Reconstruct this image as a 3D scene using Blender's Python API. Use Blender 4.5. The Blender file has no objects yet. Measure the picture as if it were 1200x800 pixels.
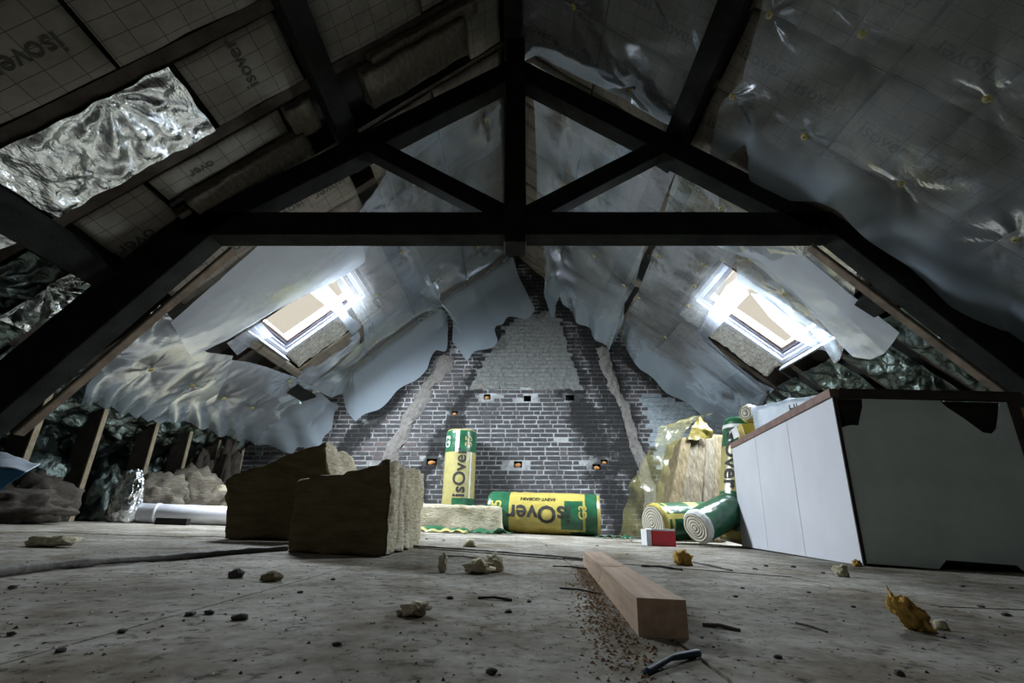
import bpy, bmesh, math, random
from mathutils import Vector, Matrix, noise

random.seed(7)
SC = bpy.context.scene
COL = SC.collection

# ------------------------------------------------------------------ camera
F = 540.0                                   # focal length in pixels of the 1200 x 800 frame
TH = math.atan(211 / 540)                   # upward pitch
S_, C_ = math.sin(TH), math.cos(TH)
H = 0.13                                    # lens height above the boards
SL = 0.035                                  # the old floor falls a little to the right
cam_d = bpy.data.cameras.new('camera')
cam_d.sensor_width = 36.0
cam_d.lens = 36.0 * F / 1200
cam_d.clip_start = 0.02
cam = bpy.data.objects.new('camera', cam_d)
COL.objects.link(cam)
cam.location = (0, 0, H)
cam.rotation_euler = (math.pi / 2 + TH, 0, 0)
SC.camera = cam

# ------------------------------------------------------------------ sky, daylight, exposure
world = bpy.data.worlds.new('overcast_sky')
world.use_nodes = True
SC.world = world
wb = world.node_tree.nodes['Background']
wb.inputs[0].default_value = (0.90, 0.82, 0.69, 1)
wb.inputs[1].default_value = 0.84
SC.view_settings.view_transform = 'Standard'
SC.view_settings.look = 'None'
SC.view_settings.exposure = 0.0
SC.view_settings.gamma = 1.0
SC.view_settings.use_curve_mapping = False

# roof geometry: two slopes of about 41 degrees, ridge along Y
ZR = 4.47
A = math.atan(0.87)
SA, CA = math.sin(A), math.cos(A)
YT = 2.9                                    # front face of the truss
YW = 6.9                                    # brick gable
YB = -2.6                                   # gable behind the camera
QE = 7.15                                   # eaves, measured down the slope
SKY = {-1: (4.50, 5.45, 2.45, 3.72), 1: (4.07, 5.05, 2.85, 4.10)}   # rooflight openings (y0, y1, q0, q1)
SKY_FILL = {-1: (-1.9, -0.9, 2.4, 3.7)}  # opening added behind the camera to let in weak fill light


def V(*a):
    return Vector(a)


def frame(sg, Y=0.0, q=0.0, d=0.0):
    """matrix of a slope: local x along Y (times sg), y down the slope, z into the room"""
    ax = V(0, sg, 0); b = V(sg * CA, 0, -SA); n = V(-sg * SA, 0, -CA)
    o = V(0, Y, ZR) + b * q + n * d
    m = Matrix((ax, b, n)).transposed().to_4x4()
    m.translation = o
    return m


def RP(sg, Y, q, d=0.0):
    return V(0, Y, ZR) + V(sg * CA, 0, -SA) * q + V(-sg * SA, 0, -CA) * d


def area(name, sg, rect, energy, col, out=0.30):
    y0, y1, q0, q1 = rect
    l = bpy.data.lights.new(name, 'AREA')
    l.shape = 'RECTANGLE'; l.size = (y1 - y0) * .8; l.size_y = (q1 - q0) * .8
    l.energy = energy; l.color = col
    o = bpy.data.objects.new(name, l); COL.objects.link(o)
    m = frame(sg, (y0 + y1) / 2, (q0 + q1) / 2, -out)
    # area lights shine along local -Z
    o.matrix_world = m @ Matrix.Rotation(math.pi, 4, 'X')
    return o


area('daylight_left_rooflight', -1, SKY[-1], 560, (0.84, 0.91, 1.0))
area('daylight_right_rooflight', 1, SKY[1], 450, (0.84, 0.91, 1.0))
area('fill_rear_opening', -1, SKY_FILL[-1], 16, (0.95, 0.97, 1.0))  # added fill lamp, out of view


# ------------------------------------------------------------------ pixel helpers (direction only; distance from what is touched)
def ray(x, y):
    u = (x - 600) / F; v = (400 - y) / F
    return V(u, C_ - v * S_, S_ + v * C_)


def atY(x, y, Y):
    d = ray(x, y); t = Y / d.y
    return V(d.x * t, Y, H + d.z * t)


def fz(x):
    return -SL * x


def fl(x, y):
    d = ray(x, y); t = H / (-d.z - SL * d.x)
    return V(d.x * t, d.y * t, H + d.z * t)


def rq(sg, x, y, d0=0.0):
    """pixel on the slope offset d0 into the room -> (Y, q)"""
    d = ray(x, y)
    nx, nz = -sg * SA, -CA
    t = (d0 - (H - ZR) * nz) / (d.x * nx + d.z * nz)
    P = V(d.x * t, d.y * t, H + d.z * t)
    return P.y, P.x * sg * CA - (P.z - ZR) * SA


# ------------------------------------------------------------------ materials
M = {}


def mat(name):
    m = bpy.data.materials.new(name); m.use_nodes = True
    nt = m.node_tree; b = nt.nodes['Principled BSDF']
    M[name] = m
    return m, nt, b


def N(nt, t, **kw):
    n = nt.nodes.new(t)
    for k, v in kw.items():
        setattr(n, k, v)
    return n


def coords(nt, kind='Object', scale=(1, 1, 1)):
    tc = N(nt, 'ShaderNodeTexCoord'); mp = N(nt, 'ShaderNodeMapping')
    mp.inputs['Scale'].default_value = scale
    nt.links.new(tc.outputs[kind], mp.inputs['Vector'])
    return mp.outputs['Vector']


def noise_tex(nt, vec, scale, detail=5, rough=0.6):
    n = N(nt, 'ShaderNodeTexNoise')
    n.inputs['Scale'].default_value = scale; n.inputs['Detail'].default_value = detail
    n.inputs['Roughness'].default_value = rough
    nt.links.new(vec, n.inputs['Vector'])
    return n.outputs['Fac']


def ramp(nt, fac, stops):
    r = N(nt, 'ShaderNodeValToRGB')
    e = r.color_ramp.elements
    while len(e) < len(stops):
        e.new(0.5)
    for i, (p, c) in enumerate(stops):
        e[i].position = p; e[i].color = (*c, 1)
    nt.links.new(fac, r.inputs['Fac'])
    return r.outputs['Color']


def bump(nt, b, h, strength, dist=0.01):
    n = N(nt, 'ShaderNodeBump')
    n.inputs['Strength'].default_value = strength; n.inputs['Distance'].default_value = dist
    nt.links.new(h, n.inputs['Height']); nt.links.new(n.outputs['Normal'], b.inputs['Normal'])
    return n


def mixc(nt, fac, a, b, mode='MIX'):
    m = N(nt, 'ShaderNodeMix', data_type='RGBA', blend_type=mode)
    for sock, val in ((m.inputs['Factor'], fac), (m.inputs['A'], a), (m.inputs['B'], b)):
        if hasattr(val, 'is_linked') or hasattr(val, 'links'):
            nt.links.new(val, sock)
        elif isinstance(val, (int, float)):
            sock.default_value = val
        else:
            sock.default_value = (*val, 1)
    # the RGBA sockets of the Mix node are the third of each name
    return m.outputs['Result']


def mix_rgba(nt, fac, a, b, mode='MIX'):
    m = N(nt, 'ShaderNodeMixRGB', blend_type=mode)
    for i, val in enumerate((fac, a, b)):
        if isinstance(val, bpy.types.NodeSocket):
            nt.links.new(val, m.inputs[i])
        elif isinstance(val, (int, float)):
            m.inputs[i].default_value = val
        else:
            m.inputs[i].default_value = (*val, 1)
    return m.outputs[0]


def simple(name, col, rough=0.7, var=0.25, scale=8.0, bstr=0.3, bscale=40.0, metal=0.0, kind='Object', stretch=(1, 1, 1), spec=None):
    m, nt, b = mat(name)
    vec = coords(nt, kind, stretch)
    f = noise_tex(nt, vec, scale)
    lo = tuple(c * (1 - var) for c in col); hi = tuple(min(1, c * (1 + var)) for c in col)
    nt.links.new(ramp(nt, f, [(0.3, lo), (0.7, hi)]), b.inputs['Base Color'])
    b.inputs['Roughness'].default_value = rough; b.inputs['Metallic'].default_value = metal
    if spec is not None:
        b.inputs['Specular IOR Level'].default_value = spec
    if bstr:
        bump(nt, b, noise_tex(nt, vec, bscale), bstr)
    return m


simple('tarred_timber', (0.014, 0.015, 0.0135), 0.85, 0.5, 5, 0.5, 60, stretch=(1, 1, 1), spec=0.08)
simple('old_timber', (0.050, 0.040, 0.032), 0.8, 0.5, 6, 0.5, 60, spec=0.2)
simple('lit_underside_brown', (0.11, 0.085, 0.062), 0.8, 0.4, 10, 0.4, 80, spec=0.2)
simple('lit_edge_wood', (0.34, 0.28, 0.19), 0.8, 0.3, 12, 0.4, 80)
simple('roof_deck', (0.030, 0.029, 0.027), 0.9, 0.5, 4, 0.4, 40)
simple('rear_plaster', (0.16, 0.16, 0.15), 0.9, 0.3, 4, 0.4, 40)
simple('frame_white', (0.40, 0.43, 0.50), 0.4, 0.1, 5, 0.05)
simple('sash_brown', (0.16, 0.115, 0.085), 0.5, 0.3, 20, 0.1, 80)
simple('sash_dark', (0.07, 0.07, 0.10), 0.4, 0.3, 20, 0.1, 80)
simple('washer_yellow', (0.33, 0.27, 0.08), 0.6, 0.3, 60, 0.0)
simple('screw_metal', (0.12, 0.11, 0.09), 0.4, 0.1, 60, 0.0, metal=0.8)
simple('print_black', (0.018, 0.018, 0.016), 0.7, 0.2, 60, 0.0)
simple('print_ink', (0.045, 0.042, 0.036), 0.85, 0.3, 30, 0.0)
simple('cabinet_white', (0.54, 0.555, 0.60), 0.45, 0.05, 3, 0.08, 20)
simple('hardboard', (0.66, 0.76, 0.735), 0.7, 0.12, 4, 0.1, 200)
simple('cabinet_inside', (0.03, 0.026, 0.022), 0.9, 0.3, 6, 0.2)
simple('cabinet_rim', (0.17, 0.105, 0.085), 0.6, 0.35, 14, 0.3, 60)
simple('cabinet_rim_dark', (0.045, 0.035, 0.032), 0.6, 0.35, 14, 0.3, 60)
simple('wrap_green', (0.020, 0.10, 0.048), 0.28, 0.3, 8, 0.25, 18)
simple('wrap_yellow', (0.42, 0.345, 0.085), 0.30, 0.15, 8, 0.25, 18)
simple('wrap_olive', (0.33, 0.295, 0.115), 0.33, 0.15, 8, 0.25, 18)
simple('wrap_white', (0.62, 0.64, 0.62), 0.35, 0.1, 8, 0.2, 18)
simple('wrap_bright_yellow', (0.36, 0.27, 0.03), 0.3, 0.15, 8, 0.2, 18)
simple('red_carton', (0.45, 0.012, 0.02), 0.5, 0.2, 20, 0.1)
simple('white_carton', (0.60, 0.60, 0.62), 0.6, 0.1, 20, 0.1)
simple('tube_white', (0.66, 0.67, 0.72), 0.45, 0.08, 10, 0.1)
simple('bag_blue', (0.02, 0.12, 0.26), 0.4, 0.2, 10, 0.3, 20)
simple('bag_white', (0.40, 0.46, 0.52), 0.45, 0.15, 10, 0.3, 20)
simple('chip_dark', (0.05, 0.045, 0.04), 0.9, 0.4, 40, 0.3)
simple('tuft_pale', (0.48, 0.44, 0.31), 1.0, 0.35, 60, 0.6, 120)
simple('tuft_amber', (0.50, 0.31, 0.07), 1.0, 0.4, 40, 0.6, 120)
simple('stone_olive', (0.17, 0.15, 0.08), 1.0, 0.3, 60, 0.5, 120)
simple('blue_plastic', (0.012, 0.04, 0.075), 0.6, 0.2, 20, 0.1)
simple('sawdust', (0.30, 0.20, 0.11), 1.0, 0.4, 120, 0.5, 200)
simple('sill_grey', (0.17, 0.18, 0.205), 0.5, 0.15, 10, 0.1)
simple('film_mustard', (0.15, 0.12, 0.02), 0.4, 0.3, 20, 0.3, 40)
simple('ember_brick', (0.42, 0.20, 0.07), 0.9, 0.3, 40, 0.3)
simple('hole_dark', (0.012, 0.012, 0.012), 1.0, 0.2, 10, 0.0)
simple('rag_brown', (0.06, 0.05, 0.04), 1.0, 0.45, 14, 0.6, 60)
simple('strip_dark', (0.10, 0.092, 0.08), 0.8, 0.4, 60, 0.3, 120)


def build_special():
    # glass wool: layered, yellowish, fibrous
    m, nt, b = mat('wool')
    vec = coords(nt, 'Object', (1, 1, 1))
    st = coords(nt, 'Object', (14, 14, 60))
    f1 = noise_tex(nt, st, 1.6, 8, 0.7); f2 = noise_tex(nt, vec, 7, 4)
    c1 = ramp(nt, f1, [(0.25, (0.24, 0.21, 0.14)), (0.5, (0.48, 0.44, 0.335)), (0.75, (0.74, 0.71, 0.60))])
    c2 = ramp(nt, f2, [(0.35, (0.84, 0.80, 0.70)), (0.65, (1.1, 1.1, 1.08))])
    nt.links.new(mix_rgba(nt, 1.0, c1, c2, 'MULTIPLY'), b.inputs['Base Color'])
    b.inputs['Roughness'].default_value = 1.0; b.inputs['Specular IOR Level'].default_value = 0.05
    bump(nt, b, f1, 0.8, 0.02)
    m, nt, b = mat('wool_skin')
    vec = coords(nt, 'Object', (6, 6, 22))
    f1 = noise_tex(nt, vec, 1.5, 8, 0.7)
    nt.links.new(ramp(nt, f1, [(0.25, (0.085, 0.066, 0.035)), (0.75, (0.21, 0.17, 0.095))]), b.inputs['Base Color'])
    b.inputs['Roughness'].default_value = 1.0; b.inputs['Specular IOR Level'].default_value = 0.05
    bump(nt, b, f1, 0.8, 0.02)
    m, nt, b = mat('wool_board')
    vec = coords(nt, 'Object', (26, 26, 3))
    oi = N(nt, 'ShaderNodeObjectInfo')
    f1 = noise_tex(nt, vec, 1.6, 7, 0.7)
    cA = ramp(nt, f1, [(0.3, (0.08, 0.073, 0.055)), (0.55, (0.20, 0.187, 0.15)), (0.75, (0.30, 0.287, 0.24))])
    cB = ramp(nt, oi.outputs['Random'], [(0.0, (1.0, 0.95, 0.9)), (1.0, (1.0, 0.84, 0.58))])
    nt.links.new(mix_rgba(nt, 1.0, cA, cB, 'MULTIPLY'), b.inputs['Base Color'])
    b.inputs['Roughness'].default_value = 1.0; b.inputs['Specular IOR Level'].default_value = 0.05
    bump(nt, b, f1, 0.8, 0.02)
    m, nt, b = mat('wool_pale')
    vec = coords(nt)
    f1 = noise_tex(nt, vec, 28, 8, 0.75)
    nt.links.new(ramp(nt, f1, [(0.3, (0.16, 0.15, 0.125)), (0.5, (0.44, 0.43, 0.39)), (0.7, (0.66, 0.66, 0.63))]), b.inputs['Base Color'])
    b.inputs['Roughness'].default_value = 1.0; b.inputs['Specular IOR Level'].default_value = 0.05
    bump(nt, b, f1, 1.0, 0.03)
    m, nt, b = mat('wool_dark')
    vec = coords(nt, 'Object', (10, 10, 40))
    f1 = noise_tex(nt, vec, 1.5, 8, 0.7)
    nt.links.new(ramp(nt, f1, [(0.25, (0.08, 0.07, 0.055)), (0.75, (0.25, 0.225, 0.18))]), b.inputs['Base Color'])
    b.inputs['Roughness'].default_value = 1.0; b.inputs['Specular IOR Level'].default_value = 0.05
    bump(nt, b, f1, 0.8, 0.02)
    # kraft facing with a printed grid, drawn in the batt's own plane
    for nm, lo, hi in (('kraft', (0.105, 0.09, 0.072), (0.175, 0.152, 0.122)), ('kraft_near', (0.13, 0.12, 0.10), (0.21, 0.195, 0.165))):  # near-bay copy is lighter, making up for the weak light there
        m, nt, b = mat(nm)
        vec = coords(nt)
        f = noise_tex(nt, vec, 5, 6)
        base = ramp(nt, f, [(0.3, lo), (0.7, hi)])
        sep = N(nt, 'ShaderNodeSeparateXYZ'); nt.links.new(vec, sep.inputs[0])
        lines = None
        for ax, per in ((0, 0.10), (1, 0.145)):
            md = N(nt, 'ShaderNodeMath', operation='PINGPONG'); md.inputs[1].default_value = per / 2
            nt.links.new(sep.outputs[ax], md.inputs[0])
            lt = N(nt, 'ShaderNodeMath', operation='LESS_THAN'); lt.inputs[1].default_value = 0.0022
            nt.links.new(md.outputs[0], lt.inputs[0])
            if lines is None:
                lines = lt.outputs[0]
            else:
                mx = N(nt, 'ShaderNodeMath', operation='MAXIMUM')
                nt.links.new(lines, mx.inputs[0]); nt.links.new(lt.outputs[0], mx.inputs[1]); lines = mx.outputs[0]
        nt.links.new(mix_rgba(nt, lines, base, tuple(c * 0.35 for c in lo)), b.inputs['Base Color'])
        b.inputs['Roughness'].default_value = 0.85
        bump(nt, b, noise_tex(nt, vec, 22, 5), 0.35, 0.02)
    # thin polythene film
    for nm, op, col in (('film', 0.25, (0.25, 0.265, 0.275)), ('film_flap', 0.62, (0.34, 0.40, 0.455)), ('film_strip', 0.75, (0.58, 0.62, 0.68)), ('film_white', 0.60, (0.30, 0.33, 0.39)), ('film_near', 0.42, (0.39, 0.43, 0.455)), ('film_yellow', 0.30, (0.34, 0.31, 0.12))):
        m = bpy.data.materials.new(nm); m.use_nodes = True; M[nm] = m
        nt = m.node_tree; nt.nodes.clear()
        out = N(nt, 'ShaderNodeOutputMaterial')
        vec = coords(nt)
        h = noise_tex(nt, vec, 9, 6, 0.6)
        bn = N(nt, 'ShaderNodeBump'); bn.inputs['Strength'].default_value = 0.16; bn.inputs['Distance'].default_value = 0.03
        nt.links.new(h, bn.inputs['Height'])
        df = N(nt, 'ShaderNodeBsdfDiffuse'); df.inputs['Color'].default_value = (*col, 1)
        tl = N(nt, 'ShaderNodeBsdfTranslucent'); tl.inputs['Color'].default_value = (*col, 1)
        m1 = N(nt, 'ShaderNodeMixShader'); m1.inputs[0].default_value = 0.35
        nt.links.new(df.outputs[0], m1.inputs[1]); nt.links.new(tl.outputs[0], m1.inputs[2])
        tr = N(nt, 'ShaderNodeBsdfTransparent'); tr.inputs['Color'].default_value = (0.93, 0.95, 0.96, 1)
        m2 = N(nt, 'ShaderNodeMixShader'); m2.inputs[0].default_value = op
        if nm in ('film', 'film_near'):                      # loose film and film near the gable: bluer, more opaque
            at_ = N(nt, 'ShaderNodeAttribute', attribute_name='hem')
            mr = N(nt, 'ShaderNodeMapRange'); mr.inputs[3].default_value = op; mr.inputs[4].default_value = 0.62
            nt.links.new(at_.outputs['Fac'], mr.inputs[0]); nt.links.new(mr.outputs[0], m2.inputs[0])
            hc = mix_rgba(nt, at_.outputs['Fac'], col, (0.40, 0.48, 0.55))
            nt.links.new(hc, df.inputs['Color']); nt.links.new(hc, tl.inputs['Color'])
        nt.links.new(tr.outputs[0], m2.inputs[1]); nt.links.new(m1.outputs[0], m2.inputs[2])
        gl = N(nt, 'ShaderNodeBsdfGlossy'); gl.inputs['Roughness'].default_value = 0.17
        gl.inputs['Color'].default_value = (0.9, 0.95, 1, 1)
        lw = N(nt, 'ShaderNodeFresnel'); lw.inputs['IOR'].default_value = 1.33
        nt.links.new(bn.outputs[0], lw.inputs['Normal'])
        nt.links.new(bn.outputs[0], gl.inputs['Normal']); nt.links.new(bn.outputs[0], df.inputs['Normal'])
        m3 = N(nt, 'ShaderNodeMixShader')
        fm = N(nt, 'ShaderNodeMath', operation='MULTIPLY'); fm.inputs[1].default_value = 0.48
        nt.links.new(lw.outputs[0], fm.inputs[0])
        nt.links.new(fm.outputs[0], m3.inputs[0]); nt.links.new(m2.outputs[0], m3.inputs[1]); nt.links.new(gl.outputs[0], m3.inputs[2])
        nt.links.new(m3.outputs[0], out.inputs['Surface'])
    # aluminium foil
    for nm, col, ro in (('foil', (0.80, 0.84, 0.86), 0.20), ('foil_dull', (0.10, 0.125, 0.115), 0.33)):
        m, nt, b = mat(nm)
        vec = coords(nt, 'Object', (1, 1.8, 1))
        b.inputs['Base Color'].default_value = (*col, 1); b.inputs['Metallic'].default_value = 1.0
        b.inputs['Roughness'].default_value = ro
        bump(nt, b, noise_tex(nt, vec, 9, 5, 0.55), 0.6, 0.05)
    # pane: clear thin glass
    m = bpy.data.materials.new('pane_glass'); m.use_nodes = True; M['pane_glass'] = m
    nt = m.node_tree; nt.nodes.clear()
    out = N(nt, 'ShaderNodeOutputMaterial'); tr = N(nt, 'ShaderNodeBsdfTransparent'); gl = N(nt, 'ShaderNodeBsdfGlossy')
    tr.inputs[0].default_value = (0.96, 0.97, 0.96, 1); gl.inputs['Roughness'].default_value = 0.05
    mx = N(nt, 'ShaderNodeMixShader'); mx.inputs[0].default_value = 0.06
    nt.links.new(tr.outputs[0], mx.inputs[1]); nt.links.new(gl.outputs[0], mx.inputs[2]); nt.links.new(mx.outputs[0], out.inputs[0])
    # bricks
    m, nt, b = mat('brick')
    oi = N(nt, 'ShaderNodeObjectInfo')
    geo = N(nt, 'ShaderNodeNewGeometry')
    vec = coords(nt)
    f = noise_tex(nt, geo.outputs['Position'], 9, 5, 0.7)
    r = N(nt, 'ShaderNodeMath', operation='ADD'); nt.links.new(f, r.inputs[0])
    ml = N(nt, 'ShaderNodeMath', operation='MULTIPLY_ADD'); ml.inputs[1].default_value = 0.5; ml.inputs[2].default_value = -0.25
    nt.links.new(geo.outputs['Random Per Island'], ml.inputs[0]); nt.links.new(ml.outputs[0], r.inputs[1])
    nt.links.new(ramp(nt, r.outputs[0], [(0.2, (0.026, 0.027, 0.030)), (0.5, (0.058, 0.057, 0.062)), (0.72, (0.085, 0.075, 0.078)), (0.92, (0.14, 0.085, 0.075))]), b.inputs['Base Color'])
    b.inputs['Roughness'].default_value = 0.85
    bump(nt, b, noise_tex(nt, geo.outputs['Position'], 60, 5), 0.5, 0.01)
    def soot(nt, colour):
        g = N(nt, 'ShaderNodeNewGeometry'); sp = N(nt, 'ShaderNodeSeparateXYZ')
        nt.links.new(g.outputs['Position'], sp.inputs[0])
        nz_ = noise_tex(nt, g.outputs['Position'], 3.5, 5, 0.7)
        tot = None
        for (xa, za), (xb, zb), wd in SOOT:
            k = (xb - xa) / (zb - za)
            a = N(nt, 'ShaderNodeMath', operation='MULTIPLY_ADD'); a.inputs[1].default_value = -k; a.inputs[2].default_value = k * za - xa
            nt.links.new(sp.outputs[2], a.inputs[0])
            c_ = N(nt, 'ShaderNodeMath', operation='ADD'); nt.links.new(a.outputs[0], c_.inputs[0]); nt.links.new(sp.outputs[0], c_.inputs[1])
            ab = N(nt, 'ShaderNodeMath', operation='ABSOLUTE'); nt.links.new(c_.outputs[0], ab.inputs[0])
            n2 = N(nt, 'ShaderNodeMath', operation='MULTIPLY_ADD'); n2.inputs[1].default_value = .9; n2.inputs[2].default_value = -.45
            nt.links.new(nz_, n2.inputs[0])
            ad = N(nt, 'ShaderNodeMath', operation='ADD'); nt.links.new(ab.outputs[0], ad.inputs[0]); nt.links.new(n2.outputs[0], ad.inputs[1])
            mr = N(nt, 'ShaderNodeMapRange'); mr.inputs[1].default_value = wd * .6; mr.inputs[2].default_value = wd * 1.3
            mr.inputs[3].default_value = .14; mr.inputs[4].default_value = 1.0
            nt.links.new(ad.outputs[0], mr.inputs[0])
            if tot is None: tot = mr.outputs[0]
            else:
                mn = N(nt, 'ShaderNodeMath', operation='MINIMUM'); nt.links.new(tot, mn.inputs[0]); nt.links.new(mr.outputs[0], mn.inputs[1]); tot = mn.outputs[0]
        hs = N(nt, 'ShaderNodeVectorMath', operation='SCALE')
        nt.links.new(colour, hs.inputs[0]); nt.links.new(tot, hs.inputs['Scale'])
        return hs.outputs[0]
    SOOT = []
    for a_, b_, wd in (((648, 375), (722, 590), .24), ((592, 385), (478, 590), .16), ((700, 410), (765, 600), .30), ((760, 440), (800, 470), .2), ((430, 500), (520, 400), .2)):
        pa_, pb_ = atY(*a_, YW), atY(*b_, YW)
        SOOT.append(((pa_.x, pa_.z), (pb_.x, pb_.z), wd))
    nt_b, b_b = M['brick'].node_tree, M['brick'].node_tree.nodes['Principled BSDF']
    src = b_b.inputs['Base Color'].links[0].from_socket
    nt_b.links.new(soot(nt_b, src), b_b.inputs['Base Color'])
    m, nt, b = mat('mortar')
    vec = coords(nt)
    f = noise_tex(nt, vec, 1.3, 6, 0.65)
    f2 = noise_tex(nt, vec, 14, 5, 0.7)
    c = ramp(nt, f, [(0.36, (0.16, 0.165, 0.16)), (0.58, (0.42, 0.44, 0.45))])
    c2 = ramp(nt, f2, [(0.3, (0.45, 0.45, 0.45)), (0.6, (1, 1, 1))])
    nt.links.new(soot(nt, mix_rgba(nt, 1.0, c, c2, 'MULTIPLY')), b.inputs['Base Color'])
    b.inputs['Roughness'].default_value = 0.95
    bump(nt, b, f2, 0.6, 0.01)
    for nm, a_, b_ in (('whitewash', (0.09, 0.097, 0.09), (0.20, 0.21, 0.205)), ('whitewash_blue', (0.16, 0.20, 0.22), (0.34, 0.39, 0.43)), ('lime_scar', (0.10, 0.095, 0.087), (0.21, 0.20, 0.187))):
        m, nt, b = mat(nm)
        vec = coords(nt)
        f2 = noise_tex(nt, vec, 18, 6, 0.7)
        nt.links.new(ramp(nt, f2, [(0.3, a_), (0.65, b_)]), b.inputs['Base Color'])
        b.inputs['Roughness'].default_value = 0.95
        bump(nt, b, f2, 0.7, 0.015)
    # dusty chipboard floor with smudges and specks
    m, nt, b = mat('floor_board')
    vec = coords(nt, 'Object')
    geo = N(nt, 'ShaderNodeNewGeometry')
    P = geo.outputs['Position']
    f = noise_tex(nt, P, 1.7, 7, 0.62)
    c = ramp(nt, f, [(0.34, (0.21, 0.20, 0.172)), (0.5, (0.335, 0.323, 0.29)), (0.65, (0.46, 0.448, 0.41))])
    f2 = noise_tex(nt, P, 45, 4, 0.7)
    c2 = ramp(nt, f2, [(0.34, (0.25, 0.23, 0.20)), (0.44, (0.88, 0.88, 0.87)), (0.60, (1, 1, 1)), (0.72, (1.25, 1.22, 1.15))])
    f3 = noise_tex(nt, P, 9, 6, 0.7)
    c3 = ramp(nt, f3, [(0.34, (0.55, 0.52, 0.46)), (0.62, (1, 1, 1))])
    cc = mix_rgba(nt, 1.0, mix_rgba(nt, 1.0, c, c2, 'MULTIPLY'), c3, 'MULTIPLY')
    f4 = noise_tex(nt, P, 3.1, 5, 0.75)
    cc = mix_rgba(nt, 1.0, cc, ramp(nt, f4, [(0.38, (0.62, 0.54, 0.44)), (0.5, (1, 1, 1)), (0.64, (1.12, 1.12, 1.1))]), 'MULTIPLY')
    nt.links.new(cc, b.inputs['Base Color'])
    b.inputs['Roughness'].default_value = 0.9
    b.inputs['Specular IOR Level'].default_value = 0.08
    bump(nt, b, f2, 0.35, 0.004)
    # fresh sawn wood
    m, nt, b = mat('fresh_wood')
    vec = coords(nt, 'Object', (30, 1.5, 30))
    f = noise_tex(nt, vec, 1.6, 6, 0.6)
    nt.links.new(ramp(nt, f, [(0.3, (0.33, 0.22, 0.14)), (0.7, (0.52, 0.38, 0.26))]), b.inputs['Base Color'])
    b.inputs['Roughness'].default_value = 0.8
    bump(nt, b, f, 0.3, 0.004)
    # wool roll end: spiral rings
    m, nt, b = mat('roll_end')
    vec = coords(nt)
    w = N(nt, 'ShaderNodeTexWave', wave_type='RINGS', rings_direction='Z')
    w.inputs['Scale'].default_value = 14; w.inputs['Distortion'].default_value = 3; w.inputs['Detail'].default_value = 3
    nt.links.new(vec, w.inputs['Vector'])
    nt.links.new(ramp(nt, w.outputs['Fac'], [(0.2, (0.25, 0.23, 0.17)), (0.7, (0.50, 0.48, 0.40))]), b.inputs['Base Color'])
    b.inputs['Roughness'].default_value = 1.0
    bump(nt, b, w.outputs['Fac'], 0.6, 0.01)


build_special()


# ------------------------------------------------------------------ object helpers
def link(name, mesh, m=None, parent=None, mw=None, smooth=False):
    o = bpy.data.objects.new(name, mesh)
    COL.objects.link(o)
    if m is not None and not mesh.materials:
        mesh.materials.append(M[m])
    if smooth:
        for p in mesh.polygons:
            p.use_smooth = True
    if parent is not None:
        o.parent = parent
        if mw is not None:
            o.matrix_parent_inverse = parent.matrix_world.inverted()
            o.matrix_basis = mw
    elif mw is not None:
        o.matrix_world = mw
    return o


def tag(o, label, cat, group=None, kind=None):
    if label: o['label'] = label
    if cat: o['category'] = cat
    if group: o['group'] = group
    if kind: o['kind'] = kind
    return o


def empty(name, loc=(0, 0, 0), mw=None):
    o = bpy.data.objects.new(name, None)
    COL.objects.link(o)
    o.empty_display_size = 0.05
    if mw is not None:
        o.matrix_world = mw
    else:
        o.matrix_world = Matrix.Translation(loc)
    return o


def mesh_py(name, v, f):
    me = bpy.data.meshes.new(name)
    me.from_pydata([tuple(p) for p in v], [], f)
    me.update()
    return me


BOXF = [(0, 3, 2, 1), (4, 5, 6, 7), (0, 1, 5, 4), (1, 2, 6, 5), (2, 3, 7, 6), (3, 0, 4, 7)]


def box_verts(x0, x1, y0, y1, z0, z1):
    return [V(x0, y0, z0), V(x1, y0, z0), V(x1, y1, z0), V(x0, y1, z0), V(x0, y0, z1), V(x1, y0, z1), V(x1, y1, z1), V(x0, y1, z1)]


def box(name, ext, m, parent=None, mw=None, bev=0.0):
    bm = bmesh.new()
    vs = [bm.verts.new(p) for p in box_verts(*ext)]
    for f in BOXF:
        bm.faces.new([vs[i] for i in f])
    if bev:
        bmesh.ops.bevel(bm, geom=bm.edges[:], offset=bev, segments=2, affect='EDGES', profile=0.6)
    me = bpy.data.meshes.new(name); bm.to_mesh(me); bm.free()
    return link(name, me, m, parent, mw)


def hexa(name, c8, m, parent=None, bev=0.0):
    """c8: four bottom corners then four top corners, any hexahedron, world coordinates"""
    bm = bmesh.new()
    cen = sum((V(*c) for c in c8), V(0, 0, 0)) / 8
    cen.z = min(c[2] for c in c8)
    vs = [bm.verts.new(V(*p) - cen) for p in c8]
    for f in BOXF:
        bm.faces.new([vs[i] for i in f])
    bmesh.ops.recalc_face_normals(bm, faces=bm.faces[:])
    if bev:
        bmesh.ops.bevel(bm, geom=bm.edges[:], offset=bev, segments=2, affect='EDGES', profile=0.6)
    me = bpy.data.meshes.new(name); bm.to_mesh(me); bm.free()
    return link(name, me, m, parent, Matrix.Translation(cen))


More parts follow.
